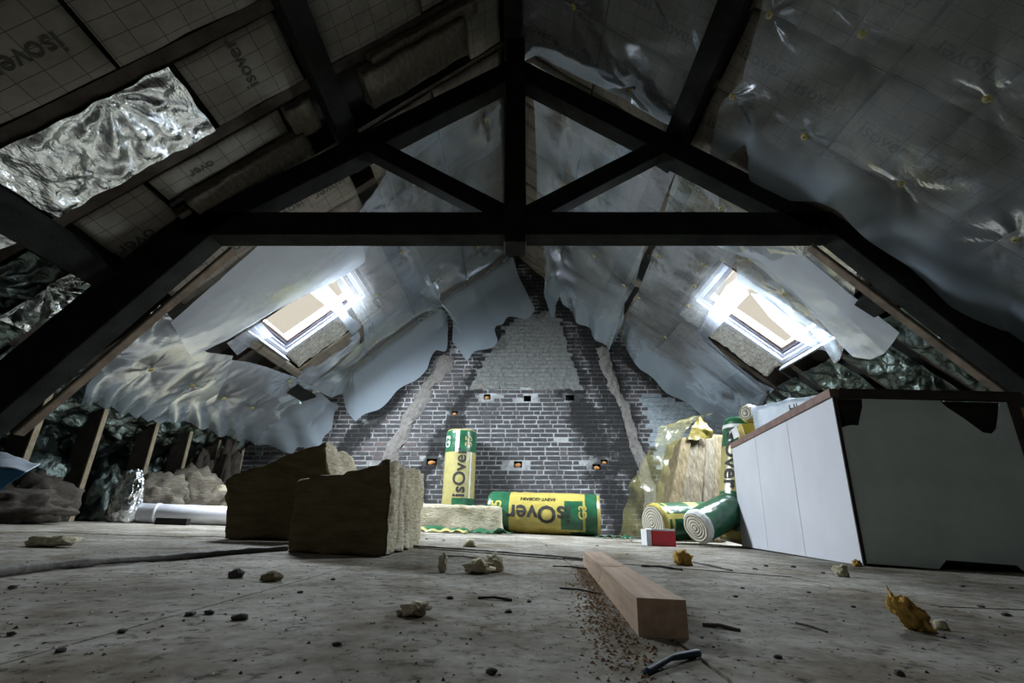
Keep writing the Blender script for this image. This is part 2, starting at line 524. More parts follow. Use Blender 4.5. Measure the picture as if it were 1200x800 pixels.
def beam(name, p, q, w, dep, m, parent=None, up=V(0, 1, 0), bev=0.006, back=True):
    """timber from p to q (centre line of its front face when back), w across, dep along up"""
    p, q = V(*p), V(*q)
    ax = (q - p); L = ax.length; ax.normalize()
    n = up - ax * up.dot(ax); n.normalize()
    s = n.cross(ax)
    mw = Matrix((ax, s, n)).transposed().to_4x4(); mw.translation = p
    bm = bmesh.new()
    z0, z1 = (0, dep) if back else (-dep / 2, dep / 2)
    nseg = max(2, int(L / 0.25))
    vs = []
    for i in range(nseg + 1):
        t = L * i / nseg
        j = 0.004 * noise.noise(V(t * 3 + p.x, p.z * 7, 1.3))
        vs.append([bm.verts.new((t, a + j, b)) for a, b in ((-w / 2, z0), (w / 2, z0), (w / 2, z1), (-w / 2, z1))])
    for i in range(nseg):
        for k in range(4):
            bm.faces.new((vs[i][k], vs[i][(k + 1) % 4], vs[i + 1][(k + 1) % 4], vs[i + 1][k]))
    bm.faces.new(vs[0][::-1]); bm.faces.new(vs[-1])
    bmesh.ops.recalc_face_normals(bm, faces=bm.faces[:])
    if bev:
        es = [e for e in bm.edges if len(e.link_faces) == 2 and e.calc_face_angle(0) > 0.8]
        bmesh.ops.bevel(bm, geom=es, offset=bev, segments=1, affect='EDGES')
    me = bpy.data.meshes.new(name); bm.to_mesh(me); bm.free()
    return link(name, me, m, parent, mw)


def tri(c8, u, v, w):
    a = c8
    b0 = a[0].lerp(a[1], u).lerp(a[3].lerp(a[2], u), v)
    b1 = a[4].lerp(a[5], u).lerp(a[7].lerp(a[6], u), v)
    return b0.lerp(b1, w)


def wool(name, c8, m='wool', parent=None, n=(10, 10, 10), amp=0.012, layer=0, nlay=4, seed=0.0, groove=0.012, frame_m=None, skin=None):
    """rough block of glass wool filling a hexahedron; layers across axis `layer`"""
    c8 = [V(*c) for c in c8]
    bm = bmesh.new()
    key = {}

    def vert(i, j, k):
        t = (i, j, k)
        if t in key:
            return key[t]
        u, v, w = i / n[0], j / n[1], k / n[2]
        p = tri(c8, u, v, w)
        c = tri(c8, 0.5, 0.5, 0.5)
        d = noise.noise_vector(p * 9 + V(seed, seed * 2, 3)) * amp + noise.noise_vector(p * 33 + V(seed, 1, 0)) * amp * 0.6
        lw = (u, v, w)[layer]
        onside = [i in (0, n[0]), j in (0, n[1]), k in (0, n[2])]
        g = abs(math.sin(lw * nlay * math.pi + 1.1 * noise.noise(p * 4)))
        other = [a for a in range(3) if a != layer]
        if (onside[other[0]] or onside[other[1]]) and not onside[layer]:
            d += (c - p).normalized() * groove * (1 - g) ** 2
        key[t] = bm.verts.new(p + d)
        return key[t]
    for ax in range(3):
        a, b = [x for x in range(3) if x != ax]
        for side in (0, n[ax]):
            for i in range(n[a]):
                for j in range(n[b]):
                    q = []
                    for di, dj in ((0, 0), (1, 0), (1, 1), (0, 1)):
                        t = [0, 0, 0]; t[ax] = side; t[a] = i + di; t[b] = j + dj
                        q.append(vert(*t))
                    fc = bm.faces.new(q)
                    if skin and ax == layer: fc.material_index = 1
    bmesh.ops.recalc_face_normals(bm, faces=bm.faces[:])
    cen = sum(c8, V(0, 0, 0)) / 8
    cen.z = min(c.z for c in c8)
    mw = Matrix.Translation(cen) if frame_m is None else frame_m
    inv = mw.inverted()
    for v in bm.verts:
        v.co = inv @ v.co
    me = bpy.data.meshes.new(name); bm.to_mesh(me); bm.free()
    o = link(name, me, m, parent, mw, smooth=True)
    if skin: me.materials.append(M[skin])
    return o


_txt = {}


def text_mesh(s, size, bold=0.0):
    k = (s, size, bold)
    if k not in _txt:
        c = bpy.data.curves.new('lettering', 'FONT')
        c.body = s; c.size = size; c.align_x = 'CENTER'; c.align_y = 'CENTER'; c.resolution_u = 3
        c.offset = bold
        o = bpy.data.objects.new('lettering', c); COL.objects.link(o)
        bpy.context.view_layer.update()
        me = bpy.data.meshes.new_from_object(o.evaluated_get(bpy.context.evaluated_depsgraph_get()))
        me.materials.clear()
        bpy.data.objects.remove(o)
        _txt[k] = me
    return _txt[k]


def grid_mesh(name, nu, nv, fn):
    vs = [fn(i / nu, j / nv) for j in range(nv + 1) for i in range(nu + 1)]
    fs = [(j * (nu + 1) + i, j * (nu + 1) + i + 1, (j + 1) * (nu + 1) + i + 1, (j + 1) * (nu + 1) + i) for j in range(nv) for i in range(nu)]
    return mesh_py(name, vs, fs)


# ================================================================== THE SHELL
# roof decks with the rooflight openings cut out
def roof_deck(sg, holes):
    ys = sorted({YB - 0.3, YW + 0.3} | {h[0] for h in holes} | {h[1] for h in holes})
    qs = sorted({-0.2, QE} | {h[2] for h in holes} | {h[3] for h in holes})
    bm = bmesh.new()
    for i in range(len(ys) - 1):
        for j in range(len(qs) - 1):
            cy, cq = (ys[i] + ys[i + 1]) / 2, (qs[j] + qs[j + 1]) / 2
            if any(h[0] < cy < h[1] and h[2] < cq < h[3] for h in holes):
                continue
            v = [bm.verts.new((sg * y, q, d)) for d in (-0.205, -0.24) for y, q in ((ys[i], qs[j]), (ys[i + 1], qs[j]), (ys[i + 1], qs[j + 1]), (ys[i], qs[j + 1]))]
            for f in BOXF:
                bm.faces.new([v[k] for k in f])
    bmesh.ops.recalc_face_normals(bm, faces=bm.faces[:])
    me = bpy.data.meshes.new('ceiling'); bm.to_mesh(me); bm.free()
    o = link('ceiling', me, 'roof_deck', None, frame(sg))
    tag(o, 'dark boarded %s slope of the roof above the rafters' % ('left' if sg < 0 else 'right'), None, kind='structure')
    return o


roof_deck(-1, [SKY[-1], SKY_FILL[-1]])
roof_deck(1, [SKY[1]])

# back wall of brick, with recesses
HOLES = []
for px, py, w, h, ember in ((563, 452, .11, .06, 1), (571, 465, .10, .08, 1), (615, 451, .12, .07, 0), (618, 467, .11, .09, 0), (668, 451, .12, .07, 0), (668, 466, .14, .09, 0),
                            (533, 484, .09, .06, 1), (607, 544, .12, .09, 1), (699, 547, .12, .08, 1), (708, 541, .10, .06, 1), (506, 541, .15, .09, 1)):
    p = atY(px, py, YW)
    HOLES.append((p.x - w / 2, p.x + w / 2, p.z - h / 2, p.z + h / 2, ember))


def back_wall():
    Y0 = YW - 0.006
    xs = sorted({-5.2, 5.2} | {h[0] for h in HOLES} | {h[1] for h in HOLES})
    zs = sorted({-0.3, 4.75} | {h[2] for h in HOLES} | {h[3] for h in HOLES})
    vs, fs = [], []

    def quad(*p):
        b = len(vs); vs.extend(p); fs.append((b, b + 1, b + 2, b + 3))
    for i in range(len(xs) - 1):
        for j in range(len(zs) - 1):
            cx, cz = (xs[i] + xs[i + 1]) / 2, (zs[j] + zs[j + 1]) / 2
            if any(h[0] < cx < h[1] and h[2] < cz < h[3] for h in HOLES):
                continue
            quad(V(xs[i], Y0, zs[j]), V(xs[i + 1], Y0, zs[j]), V(xs[i + 1], Y0, zs[j + 1]), V(xs[i], Y0, zs[j + 1]))
    nfront = len(fs)
    for x0, x1, z0, z1, e in HOLES:
        y1 = Y0 + 0.1
        quad(V(x0, Y0, z0), V(x0, y1, z0), V(x0, y1, z1), V(x0, Y0, z1))
        quad(V(x1, Y0, z0), V(x1, Y0, z1), V(x1, y1, z1), V(x1, y1, z0))
        quad(V(x0, Y0, z1), V(x0, y1, z1), V(x1, y1, z1), V(x1, Y0, z1))
        quad(V(x0, Y0, z0), V(x1, Y0, z0), V(x1, y1, z0), V(x0, y1, z0))
        quad(V(x0, y1, z0), V(x1, y1, z0), V(x1, y1, z1), V(x0, y1, z1))
    # outer leaf so that the wall has thickness
    quad(V(-5.2, YW + .22, -.3), V(-5.2, YW + .22, 4.75), V(5.2, YW + .22, 4.75), V(5.2, YW + .22, -.3))
    me = mesh_py('wall_back', vs, fs)
    me.materials.append(M['mortar']); me.materials.append(M['hole_dark'])
    for k in range(nfront, nfront + 5 * len(HOLES)):
        me.polygons[k].material_index = 1  # recess faces coloured near-black for the shade inside the holes
    bm = bmesh.new(); bm.from_mesh(me)
    for sg in (-1, 1):                        # follow the two slopes
        bmesh.ops.bisect_plane(bm, geom=bm.verts[:] + bm.edges[:] + bm.faces[:], plane_co=RP(sg, 0, 0, -.2), plane_no=V(sg * SA, 0, CA), clear_outer=True)
    bm.to_mesh(me); bm.free()
    wall = link('wall_back', me)
    tag(wall, 'dark brick gable wall with pale mortar joints and sloping chimney scars', None, kind='structure')
    # bricks: courses of stretchers and headers
    CH = 0.0667
    rnd = random.Random(3)
    cells = []
    z = -0.10
    row = 0
    while z < 4.4:
        xm = (ZR + 0.1 - z) / 0.87
        x = -min(xm, 3.9) + rnd.uniform(-.1, 0)
        k = row % 2
        while x < min(xm, 3.9):
            L = 0.205 if (k % 2 == 0 or rnd.random() < .45) else 0.105
            L *= rnd.uniform(.92, 1.08)
            cells.append((x, x + L - 0.017, z + rnd.uniform(-.002, .002), CH - 0.017, rnd.uniform(-.002, .003)))
            x += L; k += 1
        z += CH; row += 1

    def in_hole(c):
        return any(c[0] < h[1] and c[1] > h[0] and c[2] < h[3] and c[2] + c[3] > h[2] for h in HOLES)
    cells = [c for c in cells if not in_hole(c)]
    cells = [c for c in cells if rnd.random() > .012]

    # the ones that show: stretchers in the open middle of the wall
    def vis(c):
        cx, cz = (c[0] + c[1]) / 2, c[2]
        return c[1] - c[0] > .17 and cz > .42 and cz < 1.95 and -1.35 < cx < 1.75
    shown = [c for c in cells if vis(c)]
    rnd.shuffle(shown)
    shown = sorted(shown, key=lambda c: abs((c[0] + c[1]) / 2 - .2) + .6 * abs(c[2] - 1.0))[:300]
    ss = set(shown)
    protos = []
    for s in range(6):
        bm = bmesh.new()
        vv = [bm.verts.new(p) for p in box_verts(-.5, .5, -.02, .02, -.5, .5)]
        for f in BOXF:
            bm.faces.new([vv[i] for i in f])
        for v in bm.verts:
            v.co.x += rnd.uniform(-.03, .03); v.co.z += rnd.uniform(-.06, .06)
        me = bpy.data.meshes.new('brick'); bm.to_mesh(me); bm.free()
        me.materials.append(M['brick']); protos.append(me)
    for c in shown:
        o = bpy.data.objects.new('brick', rnd.choice(protos)); COL.objects.link(o)
        o.parent = wall
        o.location = ((c[0] + c[1]) / 2, YW + .010 - c[4], c[2] + c[3] / 2)
        o.scale = (c[1] - c[0], 1, c[3])
    v2, f2 = [], []
    for c in cells:
        if c in ss:
            continue
        b = len(v2)
        y = YW - .010 - c[4]
        for p in box_verts(c[0], c[1], y, y + .04, c[2], c[2] + c[3]):
            v2.append(p + V(rnd.uniform(-.005, .005), 0, rnd.uniform(-.004, .004)))
        f2 += [tuple(b + i for i in f) for f in BOXF]
    o = link('brickwork', mesh_py('brickwork', v2, f2), 'brick', wall)
    o['kind'] = 'stuff'
    # embers of orange brick set in the broken holes
    for x0, x1, z0, z1, e in HOLES:
        if e:
            cx, cz = (x0 + x1) / 2, (z0 + z1) / 2
            bm = bmesh.new()
            bmesh.ops.create_icosphere(bm, subdivisions=2, radius=1)
            for v in bm.verts:
                v.co = v.co * (1 + .35 * noise.noise(v.co * 2 + V(cx, cz, 0)))
                v.co = V(v.co.x * (x1 - x0) * .40, v.co.y * .05, v.co.z * (z1 - z0) * .40)
            me = bpy.data.meshes.new('broken_brick'); bm.to_mesh(me); bm.free()
            b = link('broken_brick', me, 'ember_brick', wall, Matrix.Translation((cx, YW + .03, cz - .012)), smooth=True)
            b['label'] = 'broken orange brick end in a hole'
    # limewashed and scarred patches: thin coats with brick relief
    def patch(name, m, poly, th, label, seed, bricks=False):
        pts = [atY(x, y, YW) for x, y in poly]
        if bricks:
            def inside(px, pz):
                r = False
                for a, b in zip(pts, pts[1:] + pts[:1]):
                    if (a.z > pz) != (b.z > pz) and px < (b.x - a.x) * (pz - a.z) / (b.z - a.z) + a.x:
                        r = not r
                return r
            v3, f3 = [], []
            for c in cells:
                if inside((c[0] + c[1]) / 2, c[2] + c[3] / 2):
                    b = len(v3); y = YW - .019 - c[4] * 1.5
                    for p in box_verts(c[0] - .003, c[1] + .003, y, YW + .01, c[2] - .002, c[2] + c[3] + .002):
                        v3.append(p + V(rnd.uniform(-.004, .004), 0, rnd.uniform(-.003, .003)))
                    f3 += [tuple(b + i for i in f) for f in BOXF]
            lb = link('limewashed_brickwork', mesh_py('limewashed_brickwork', v3, f3), m, wall)
            lb['kind'] = 'stuff'
            th = .0125
        bm = bmesh.new()
        vs_ = [bm.verts.new((p.x, YW - th, p.z)) for p in pts]
        fc = bm.faces.new(vs_)
        bmesh.ops.triangulate(bm, faces=[fc])
        for _ in range(5):
            es = [e for e in bm.edges if e.calc_length() > .09]
            if es:
                bmesh.ops.subdivide_edges(bm, edges=es, cuts=1)
                bmesh.ops.triangulate(bm, faces=[f for f in bm.faces if len(f.verts) > 4])
        edge = {v for e in bm.edges if e.is_boundary for v in e.verts}
        for v in bm.verts:
            nz = noise.noise_vector(v.co * 7 + V(seed, 0, 0))
            if v in edge:
                v.co += V(nz.x * .085, 0, nz.z * .085); v.co.y = YW - .006
            else:
                # brick courses telegraph through the coat
                jz = abs((v.co.z / CH) % 1 - .5)
                v.co.y -= (.008 * nz.y + (.006 if jz < .3 else -.004)) * (0 if bricks else 1)
        bmesh.ops.recalc_face_normals(bm, faces=bm.faces[:])
        me = bpy.data.meshes.new(name); bm.to_mesh(me); bm.free()
        o = link(name, me, m, wall)
        o['label'] = label
    patch('limewash_patch', 'whitewash', [(551, 457), (566, 425), (590, 390), (604, 372), (640, 365), (655, 372), (664, 405), (674, 432), (684, 457), (640, 455), (600, 457)], .026, 'grey limewashed brick inside the chimney outline', 1, True)
    patch('limewash_patch', 'whitewash_blue', [(753, 464), (775, 463), (800, 470), (850, 500), (850, 545), (800, 560), (776, 552), (765, 510)], .026, 'pale blue limewashed brick beside the wool bundle', 2, True)
    patch('plaster_scar', 'lime_scar', [(444, 548), (455, 520), (478, 478), (497, 444), (516, 418), (534, 416), (524, 440), (508, 458), (488, 492), (470, 528), (460, 550)], .030, 'rough grey plaster strip along the old chimney flank', 3)
    patch('plaster_scar', 'lime_scar', [(700, 405), (712, 405), (722, 440), (738, 480), (750, 520), (768, 570), (775, 600), (758, 602), (750, 560), (735, 515), (722, 470), (708, 440)], .030, 'rough grey plaster strip along the old chimney flank', 4)
    # mortar heap against the foot of the wall
    return wall


WALL = back_wall()

# gable behind the camera and the low eaves sides
w = link('wall_front', mesh_py('wall_front', [V(-5.6, YB, -.4), V(5.6, YB, -.4), V(5.6, YB, .2), V(0, YB, 4.9), V(-5.6, YB, .2)], [(0, 1, 2, 3, 4)]), 'rear_plaster')
tag(w, 'grey plastered gable behind the open floor', None, kind='structure')

# floor: joisted base with separate chipboard panels, falling slightly to the right
FL = Matrix(((1, 0, 0, 0), (0, 1, 0, 0), (-SL, 0, 1, 0), (0, 0, 0, 1)))
vs = [V(x, y, fz(x) - d) for d in (.03, .2) for x, y in ((-5.6, YB), (5.6, YB), (5.6, YW + .2), (-5.6, YW + .2))]
floor = link('floor', mesh_py('floor', vs, BOXF), 'roof_deck')
tag(floor, 'dusty grey chipboard attic floor with dark joints', None, kind='structure')
cols = [-5.4, -4.6, -3.85, -3.1, -2.35, -1.65, -0.93, -0.44, 0.20, 0.86, 1.52, 2.2, 2.9, 3.7, 4.6, 5.4]
rnd = random.Random(5)
for i in range(len(cols) - 1):
    brk = [YB, rnd.uniform(-1.6, -.6)]
    if -1 < cols[i] < .3:
        brk += [2.33 - .57 * (cols[i] + .47), 4.4 + rnd.uniform(-.3, .3), YW]
    else:
        y = rnd.uniform(.2, 1.2)
        while y < YW - .5:
            brk.append(y); y += rnd.uniform(1.8, 2.4)
        brk.append(YW)
    for j in range(len(brk) - 1):
        x0, x1 = cols[i] + .003, cols[i + 1] - .003
        sk = -.57 * (x1 - x0) if (-1 < cols[i] < .3) else 0
        ya = brk[j] + .004; yb_ = brk[j + 1] - .004
        sa_ = sk if j == 2 else 0
        sb_ = sk if j == 1 else 0
        up = rnd.uniform(-.0015, .0015) + (.004 if j == 2 and sk else 0)
        c8 = [V(x0, ya, fz(x0) - .03), V(x1, ya + sa_, fz(x1) - .03), V(x1, yb_ + sb_, fz(x1) - .03), V(x0, yb_, fz(x0) - .03)]
        c8 += [V(p.x, p.y, p.z + .03 + up) for p in c8]
        me = mesh_py('floor_panel', c8, BOXF)
        link('floor_panel', me, 'floor_board', floor)

# ================================================================== TIMBERS
RAFT = [-1.6, -1.0, -.4, .18, .76, 1.34, 1.92, 2.49, 3.10, 3.68, 4.27, 4.90, 5.48, 6.08, 6.70]


def rafter(sg, Y, q0, q1, label):
    me = bpy.data.meshes.new('rafter')
    o = box('rafter', (-.04, .04, q0, q1, -.2, .0), 'old_timber', None, frame(sg, Y))
    tag(o, label, 'rafter', 'rafters of the %s slope' % ('left' if sg < 0 else 'right'))
    return o


for sg in (-1, 1):
    h = SKY[sg]
    for Y in RAFT:
        side = 'left' if sg < 0 else 'right'
        if h[0] - .05 < Y < h[1] + .05:
            rafter(sg, Y, .05, h[2] - .03, 'dark rafter stopped above the %s rooflight opening' % side)
            rafter(sg, Y, h[3] + .03, QE - .1, 'dark rafter running down from the %s rooflight to the eaves' % side)
        elif sg < 0 and SKY_FILL[-1][0] < Y < SKY_FILL[-1][1]:
            rafter(sg, Y, .05, SKY_FILL[-1][2] - .03, 'dark rafter of the left slope between insulation batts')
        else:
            rafter(sg, Y, .05, QE - .1, 'dark rafter of the %s slope between insulation batts' % side)

for sg in (-1, 1):
    side = 'left' if sg < 0 else 'right'
    o = box('purlin', (min(sg * YB, sg * 3.3) + .02, max(sg * YB, sg * 3.3) - .02, -.08, .08, .0, .19), 'tarred_timber', None, frame(sg, 0, 1.92), .008)
    tag(o, 'black square purlin under the upper %s rafters, resting on the truss chord' % side, 'purlin')
    ys_, ye = (2.92, 3.42) if sg > 0 else (YB + .02, 3.3)     # the lower purlin is cut off behind the truss
    o = box('purlin', (min(sg * ys_, sg * ye), max(sg * ys_, sg * ye), -.09, .09, .0, .18), 'tarred_timber', None, frame(sg, 0, 3.97), .008)
    tag(o, 'black purlin along the lower %s slope at the knee of the truss' % side, 'purlin')
o = box('purlin', (3.32, YW - .02, -.07, .07, .0, .035), 'tarred_timber', None, frame(1, 0, 2.17), .006)
tag(o, 'slim black purlin between the two rear films of the right slope', 'purlin')
o = box('purlin', (-YW + .02, -5.95, -.09, .09, .0, .12), 'tarred_timber', None, frame(-1, 0, 3.97), .008)
tag(o, 'short black purlin end let into the gable below the left rooflight', 'purlin')
o = box('ridge_beam', (-.07, .07, YB + .02, YW - .02, ZR - .27, ZR - .06), 'tarred_timber', None, None, .008)
tag(o, 'black ridge beam over the king post', 'beam')

# the truss
T = empty('roof_truss', (0, YT, 0))
tag(T, 'black timber roof truss with king post, tie beam and kinked legs', 'truss')
DP = 0.16


def member(name, a, b, w, m='tarred_timber', y=YT, dep=DP, ext=0.0):
    p, q = atY(*a, y), atY(*b, y)
    d = (q - p).normalized()
    return beam(name, p - d * ext, q + d * ext, w, dep, m, T)


member('king_post', (604, 283), (604, 40), .165, y=YT - .02, dep=.2)
member('tie_beam', (215, 261), (975, 261), .205)
member('upper_chord', (604, 78), (235, 262), .20, dep=.15)
member('upper_chord', (606, 78), (968, 262), .20, dep=.15)
member('strut', (592, 250), (428, 165), .15, y=YT + .01, dep=.13)
member('strut', (618, 250), (790, 162), .15, y=YT + .01, dep=.13)
# legs run down to the floor
for a, b, sx in (((228, 262), (-12, 462), -1), ((985, 258), (1225, 440), 1)):
    p, q = atY(*a, YT), atY(*b, YT)
    d = (q - p).normalized()
    t = (fz(q.x) + .02 - p.z) / d.z
    beam('leg', p - d * .1, p + d * t, .34 if sx < 0 else .26, DP, 'tarred_timber', T)
for a, b in (((271, 289), (14, 508)), ((952, 286), (1210, 480))):
    p, q = atY(*a, YT - .01), atY(*b, YT - .01)
    beam('lit_underside', p, q, .03, .07, 'lit_underside_brown', T)  # brown strip standing in for the lit underside of the leg
# iron straps and cleats nailed on the leg
for x, y, w_, h_ in ((146, 356, .07, .05), (36, 458, .08, .06)):
    p = atY(x, y, YT)
    box('nail_plate', (p.x - w_ / 2, p.x + w_ / 2, YT - .012, YT + .002, p.z - h_ / 2, p.z + h_ / 2), 'foil_dull', T, None, .002)

# knee-wall studs on the left with their lit edges painted as pale strips
XK = -3.80
for Y in (3.68, 4.25, 4.92, 5.47, 6.06, 6.62):
    s = empty('knee_wall_stud', (XK, Y, fz(XK)))
    tag(s, 'dark upright plank with a painted lit edge between floor and left slope', 'stud', 'upright planks under the left slope')
    x0 = XK - .17
    top = lambda x: ZR - .87 * abs(x) - .02
    c8 = [V(x0, Y - .022, fz(x0)), V(XK, Y - .022, fz(XK)), V(XK, Y + .022, fz(XK)), V(x0, Y + .022, fz(x0)),
          V(x0, Y - .022, top(x0)), V(XK, Y - .022, top(XK)), V(XK, Y + .022, top(XK)), V(x0, Y + .022, top(x0))]
    hexa('plank', c8, 'old_timber', s)
    c8 = [V(XK, Y - .024, fz(XK)), V(XK + .012, Y - .024, fz(XK)), V(XK + .012, Y + .024, fz(XK)), V(XK, Y + .024, fz(XK)),
          V(XK, Y - .024, top(XK) - .02), V(XK + .012, Y - .024, top(XK) - .02), V(XK + .012, Y + .024, top(XK) - .02), V(XK, Y + .024, top(XK) - .02)]
    e = hexa('lit_edge', c8, 'lit_edge_wood', s)
    e['label'] = 'edge strip painted as lit'


# ================================================================== ROOFLIGHTS
def skylight(name, sg, rect, label):
    y0, y1, q0, q1 = rect
    cy, cq = (y0 + y1) / 2, (q0 + q1) / 2
    mw = frame(sg, cy, cq)
    root = empty(name, mw=mw)
    tag(root, label, None, kind='structure')
    hy, hq = (y1 - y0) / 2, (q1 - q0) / 2

    def ring(nm, m, a, b, d0, d1):
        """rectangular frame between insets a and b of the opening"""
        bm = bmesh.new()
        def loop(i, d):
            return [bm.verts.new((sx * (hy - i), sy * (hq - i), d)) for sx, sy in ((-1, -1), (1, -1), (1, 1), (-1, 1))]
        o0, o1, i0, i1 = loop(a, d0), loop(a, d1), loop(b, d0), loop(b, d1)
        for A_, B_ in ((o0, o1), (o1, i1), (i1, i0), (i0, o0)):
            for k in range(4):
                bm.faces.new((A_[k], A_[(k + 1) % 4], B_[(k + 1) % 4], B_[k]))
        bmesh.ops.recalc_face_normals(bm, faces=bm.faces[:])
        bmesh.ops.bevel(bm, geom=bm.edges[:], offset=.004, segments=1, affect='EDGES')
        me = bpy.data.meshes.new(nm); bm.to_mesh(me); bm.free()
        o = bpy.data.objects.new(nm, me); COL.objects.link(o); me.materials.append(M[m]); o.parent = root
        return o
    ring('outer_frame', 'frame_white', 0, .05, -.24, -.055)
    ring('outer_frame', 'frame_white', .05, .085, -.24, -.095)
    ring('sash', 'sash_dark', .085, .115, -.22, -.11)
    ring('sash', 'sash_brown', .115, .15, -.22, -.125)
    # sill, plus head and jamb boards added to stop light leaking; wool far side
    far = sg                                   # local x of the far jamb
    for nm, ext, m in (('sill_board', (-hy - .02, hy + .02, hq, hq + .018, -.2, .03), 'sill_grey'), ('head_light_stop', (-hy - .02, hy + .02, -hq - .018, -hq, -.2, .03), 'old_timber'),
                       ('jamb_light_stop', (-far * hy - .009 - far * .009, -far * hy + .009 - far * .009, -hq, hq, -.2, .03), 'old_timber')):
        o = box(nm, ext, m, None, None, .003); o.parent = root
    me = mesh_py('pane', [V(sx * (hy - .14), sy * (hq - .14), -.17) for sx, sy in ((-1, -1), (1, -1), (1, 1), (-1, 1))], [(0, 1, 2, 3)])
    o = link('pane', me, 'pane_glass'); o.parent = root
    return root


skylight('window_1', -1, SKY[-1], 'rooflight with white frame in the left slope, wool showing round it')
skylight('window_2', 1, SKY[1], 'rooflight with white frame in the right slope above the white cabinet')
skylight('window_fill', -1, SKY_FILL[-1], 'added fill-light opening in the left slope behind the camera')


# ================================================================== INSULATION ON THE SLOPES
def rect_hit(a, b, m=.02):
    return a[0] < b[1] - m and a[1] > b[0] + m and a[2] < b[3] - m and a[3] > b[2] + m


def batt(sg, Y0, Y1, q0, q1, d, th, label, m='kraft', text=None, group='kraft faced batts between the rafters', tang=0, tpos=(0, 0), tsize=.11, rot=0.0, tilt=(0, 0), seed=0):
    """kraft faced batt, face at d into the room"""
    cy, cq = (Y0 + Y1) / 2, (q0 + q1) / 2
    hy, hq = (Y1 - Y0) / 2, (q1 - q0) / 2
    mw = frame(sg, cy, cq, d) @ Matrix.Rotation(rot, 4, 'Z') @ Matrix.Rotation(tilt[0], 4, 'X') @ Matrix.Rotation(tilt[1], 4, 'Y')
    nu, nv = 7, 11
    bm = bmesh.new()

    def f(u, v):
        x, y = (u * 2 - 1) * hy, (v * 2 - 1) * hq
        e = min(1, 4 * min(u, 1 - u)) * min(1, 4 * min(v, 1 - v))
        z = .016 * noise.noise(V(x * 4 + seed * 3.1, y * 4, seed)) + .018 * math.sqrt(e) - .012
        j = noise.noise_vector(V(x * 3, y * 3, seed + 5)) * .012
        return V(x + j.x, y + j.y, z)
    g = [[bm.verts.new(f(i / nu, j / nv)) for i in range(nu + 1)] for j in range(nv + 1)]
    for j in range(nv):
        for i in range(nu):
            bm.faces.new((g[j][i], g[j][i + 1], g[j + 1][i + 1], g[j + 1][i]))
    rim = [g[0][i] for i in range(nu + 1)] + [g[j][nu] for j in range(1, nv + 1)] + [g[nv][i] for i in range(nu - 1, -1, -1)] + [g[j][0] for j in range(nv - 1, 0, -1)]
    low = [bm.verts.new((v.co.x * .99, v.co.y * .99, -th)) for v in rim]
    sides = []
    for k in range(len(rim)):
        sides.append(bm.faces.new((rim[k], low[k], low[(k + 1) % len(rim)], rim[(k + 1) % len(rim)])))
    sides.append(bm.faces.new(low))
    for fc in sides:
        fc.material_index = 1
    bmesh.ops.recalc_face_normals(bm, faces=bm.faces[:])
    me = bpy.data.meshes.new('insulation_batt'); bm.to_mesh(me); bm.free()
    me.materials.append(M[m]); me.materials.append(M['wool_dark' if m == 'kraft_near' else 'wool'])
    o = link('insulation_batt', me, None, None, mw)
    for p in me.polygons:
        p.use_smooth = p.material_index == 0
    tag(o, label, 'insulation', group)
    for t in (text or []):
        s, (tx, ty), ang, size = t
        tm = text_mesh(s, size, size * .012)
        tm2 = tm.copy(); tm2.materials.append(M['print_ink'])
        tr = Matrix.Translation((tx, ty, 0)) @ Matrix.Rotation(ang, 4, 'Z')
        for v in tm2.vertices:
            p = tr @ v.co
            u, w_ = (p.x / hy + 1) / 2, (p.y / hq + 1) / 2
            v.co = V(p.x, p.y, f(min(max(u, 0), 1), min(max(w_, 0), 1)).z + .004)
        to = bpy.data.objects.new('lettering', tm2); COL.objects.link(to); to.parent = o
    return o


rb = random.Random(11)
BAYS = [(RAFT[i] + .004, RAFT[i + 1] - .004) for i in range(len(RAFT) - 1) if RAFT[i] > .7]
BAYS.append((RAFT[-1] + .004, YW - .03))
QSEG = [(.14, .98), (1.0, 1.80), (2.03, 2.9), (2.92, 3.86), (4.08, 4.9), (4.92, 5.75)]
for sg in (-1, 1):
    for bi, (a, b) in enumerate(BAYS):
        if sg < 0 and b < 3.1:
            continue                         # the near left bays are laid by hand below
        if b - a < .12:
            continue
        for q0, q1 in QSEG:
            if q0 > 4 and a > 3.0:
                continue                     # open eaves behind the uprights
            h = SKY[sg]
            R = (h[0] - .02, h[1] + .34, h[2] - .05, h[3] + .03)
            segs = [(a, b, q0, q1)]
            if rect_hit((a, b, q0, q1), R, .0):
                segs = []
                if q0 < R[2] - .1: segs.append((a, b, q0, R[2]))
                if q1 > R[3] + .1: segs.append((a, b, R[3], q1))
                if a < R[0] - .1: segs.append((a, R[0], max(q0, R[2]), min(q1, R[3])))
                if b > R[1] + .1: segs.append((R[1], b, max(q0, R[2]), min(q1, R[3])))
            for (ya, yb, qa, qb) in segs:
                if yb - ya < .08 or qb - qa < .08: continue
                big = (yb - ya) > .4 and (qb - qa) > .5
                tx = []
                if big:
                    for k in range(2):
                        tx.append(('isover', (rb.uniform(-.08, .08), (-.22 + .42 * k) * (qb - qa) / .85), rb.choice((1.57, -1.57, 1.57)), .13))
                batt(sg, ya, yb, qa, qb, .030 + rb.uniform(-.003, .004), .026,
                     'kraft faced wool batt stapled across the rafters on the %s slope' % ('left' if sg < 0 else 'right'), 'kraft', tx,
                     'kraft faced batts on the %s slope' % ('left' if sg < 0 else 'right'), seed=rb.uniform(0, 50))

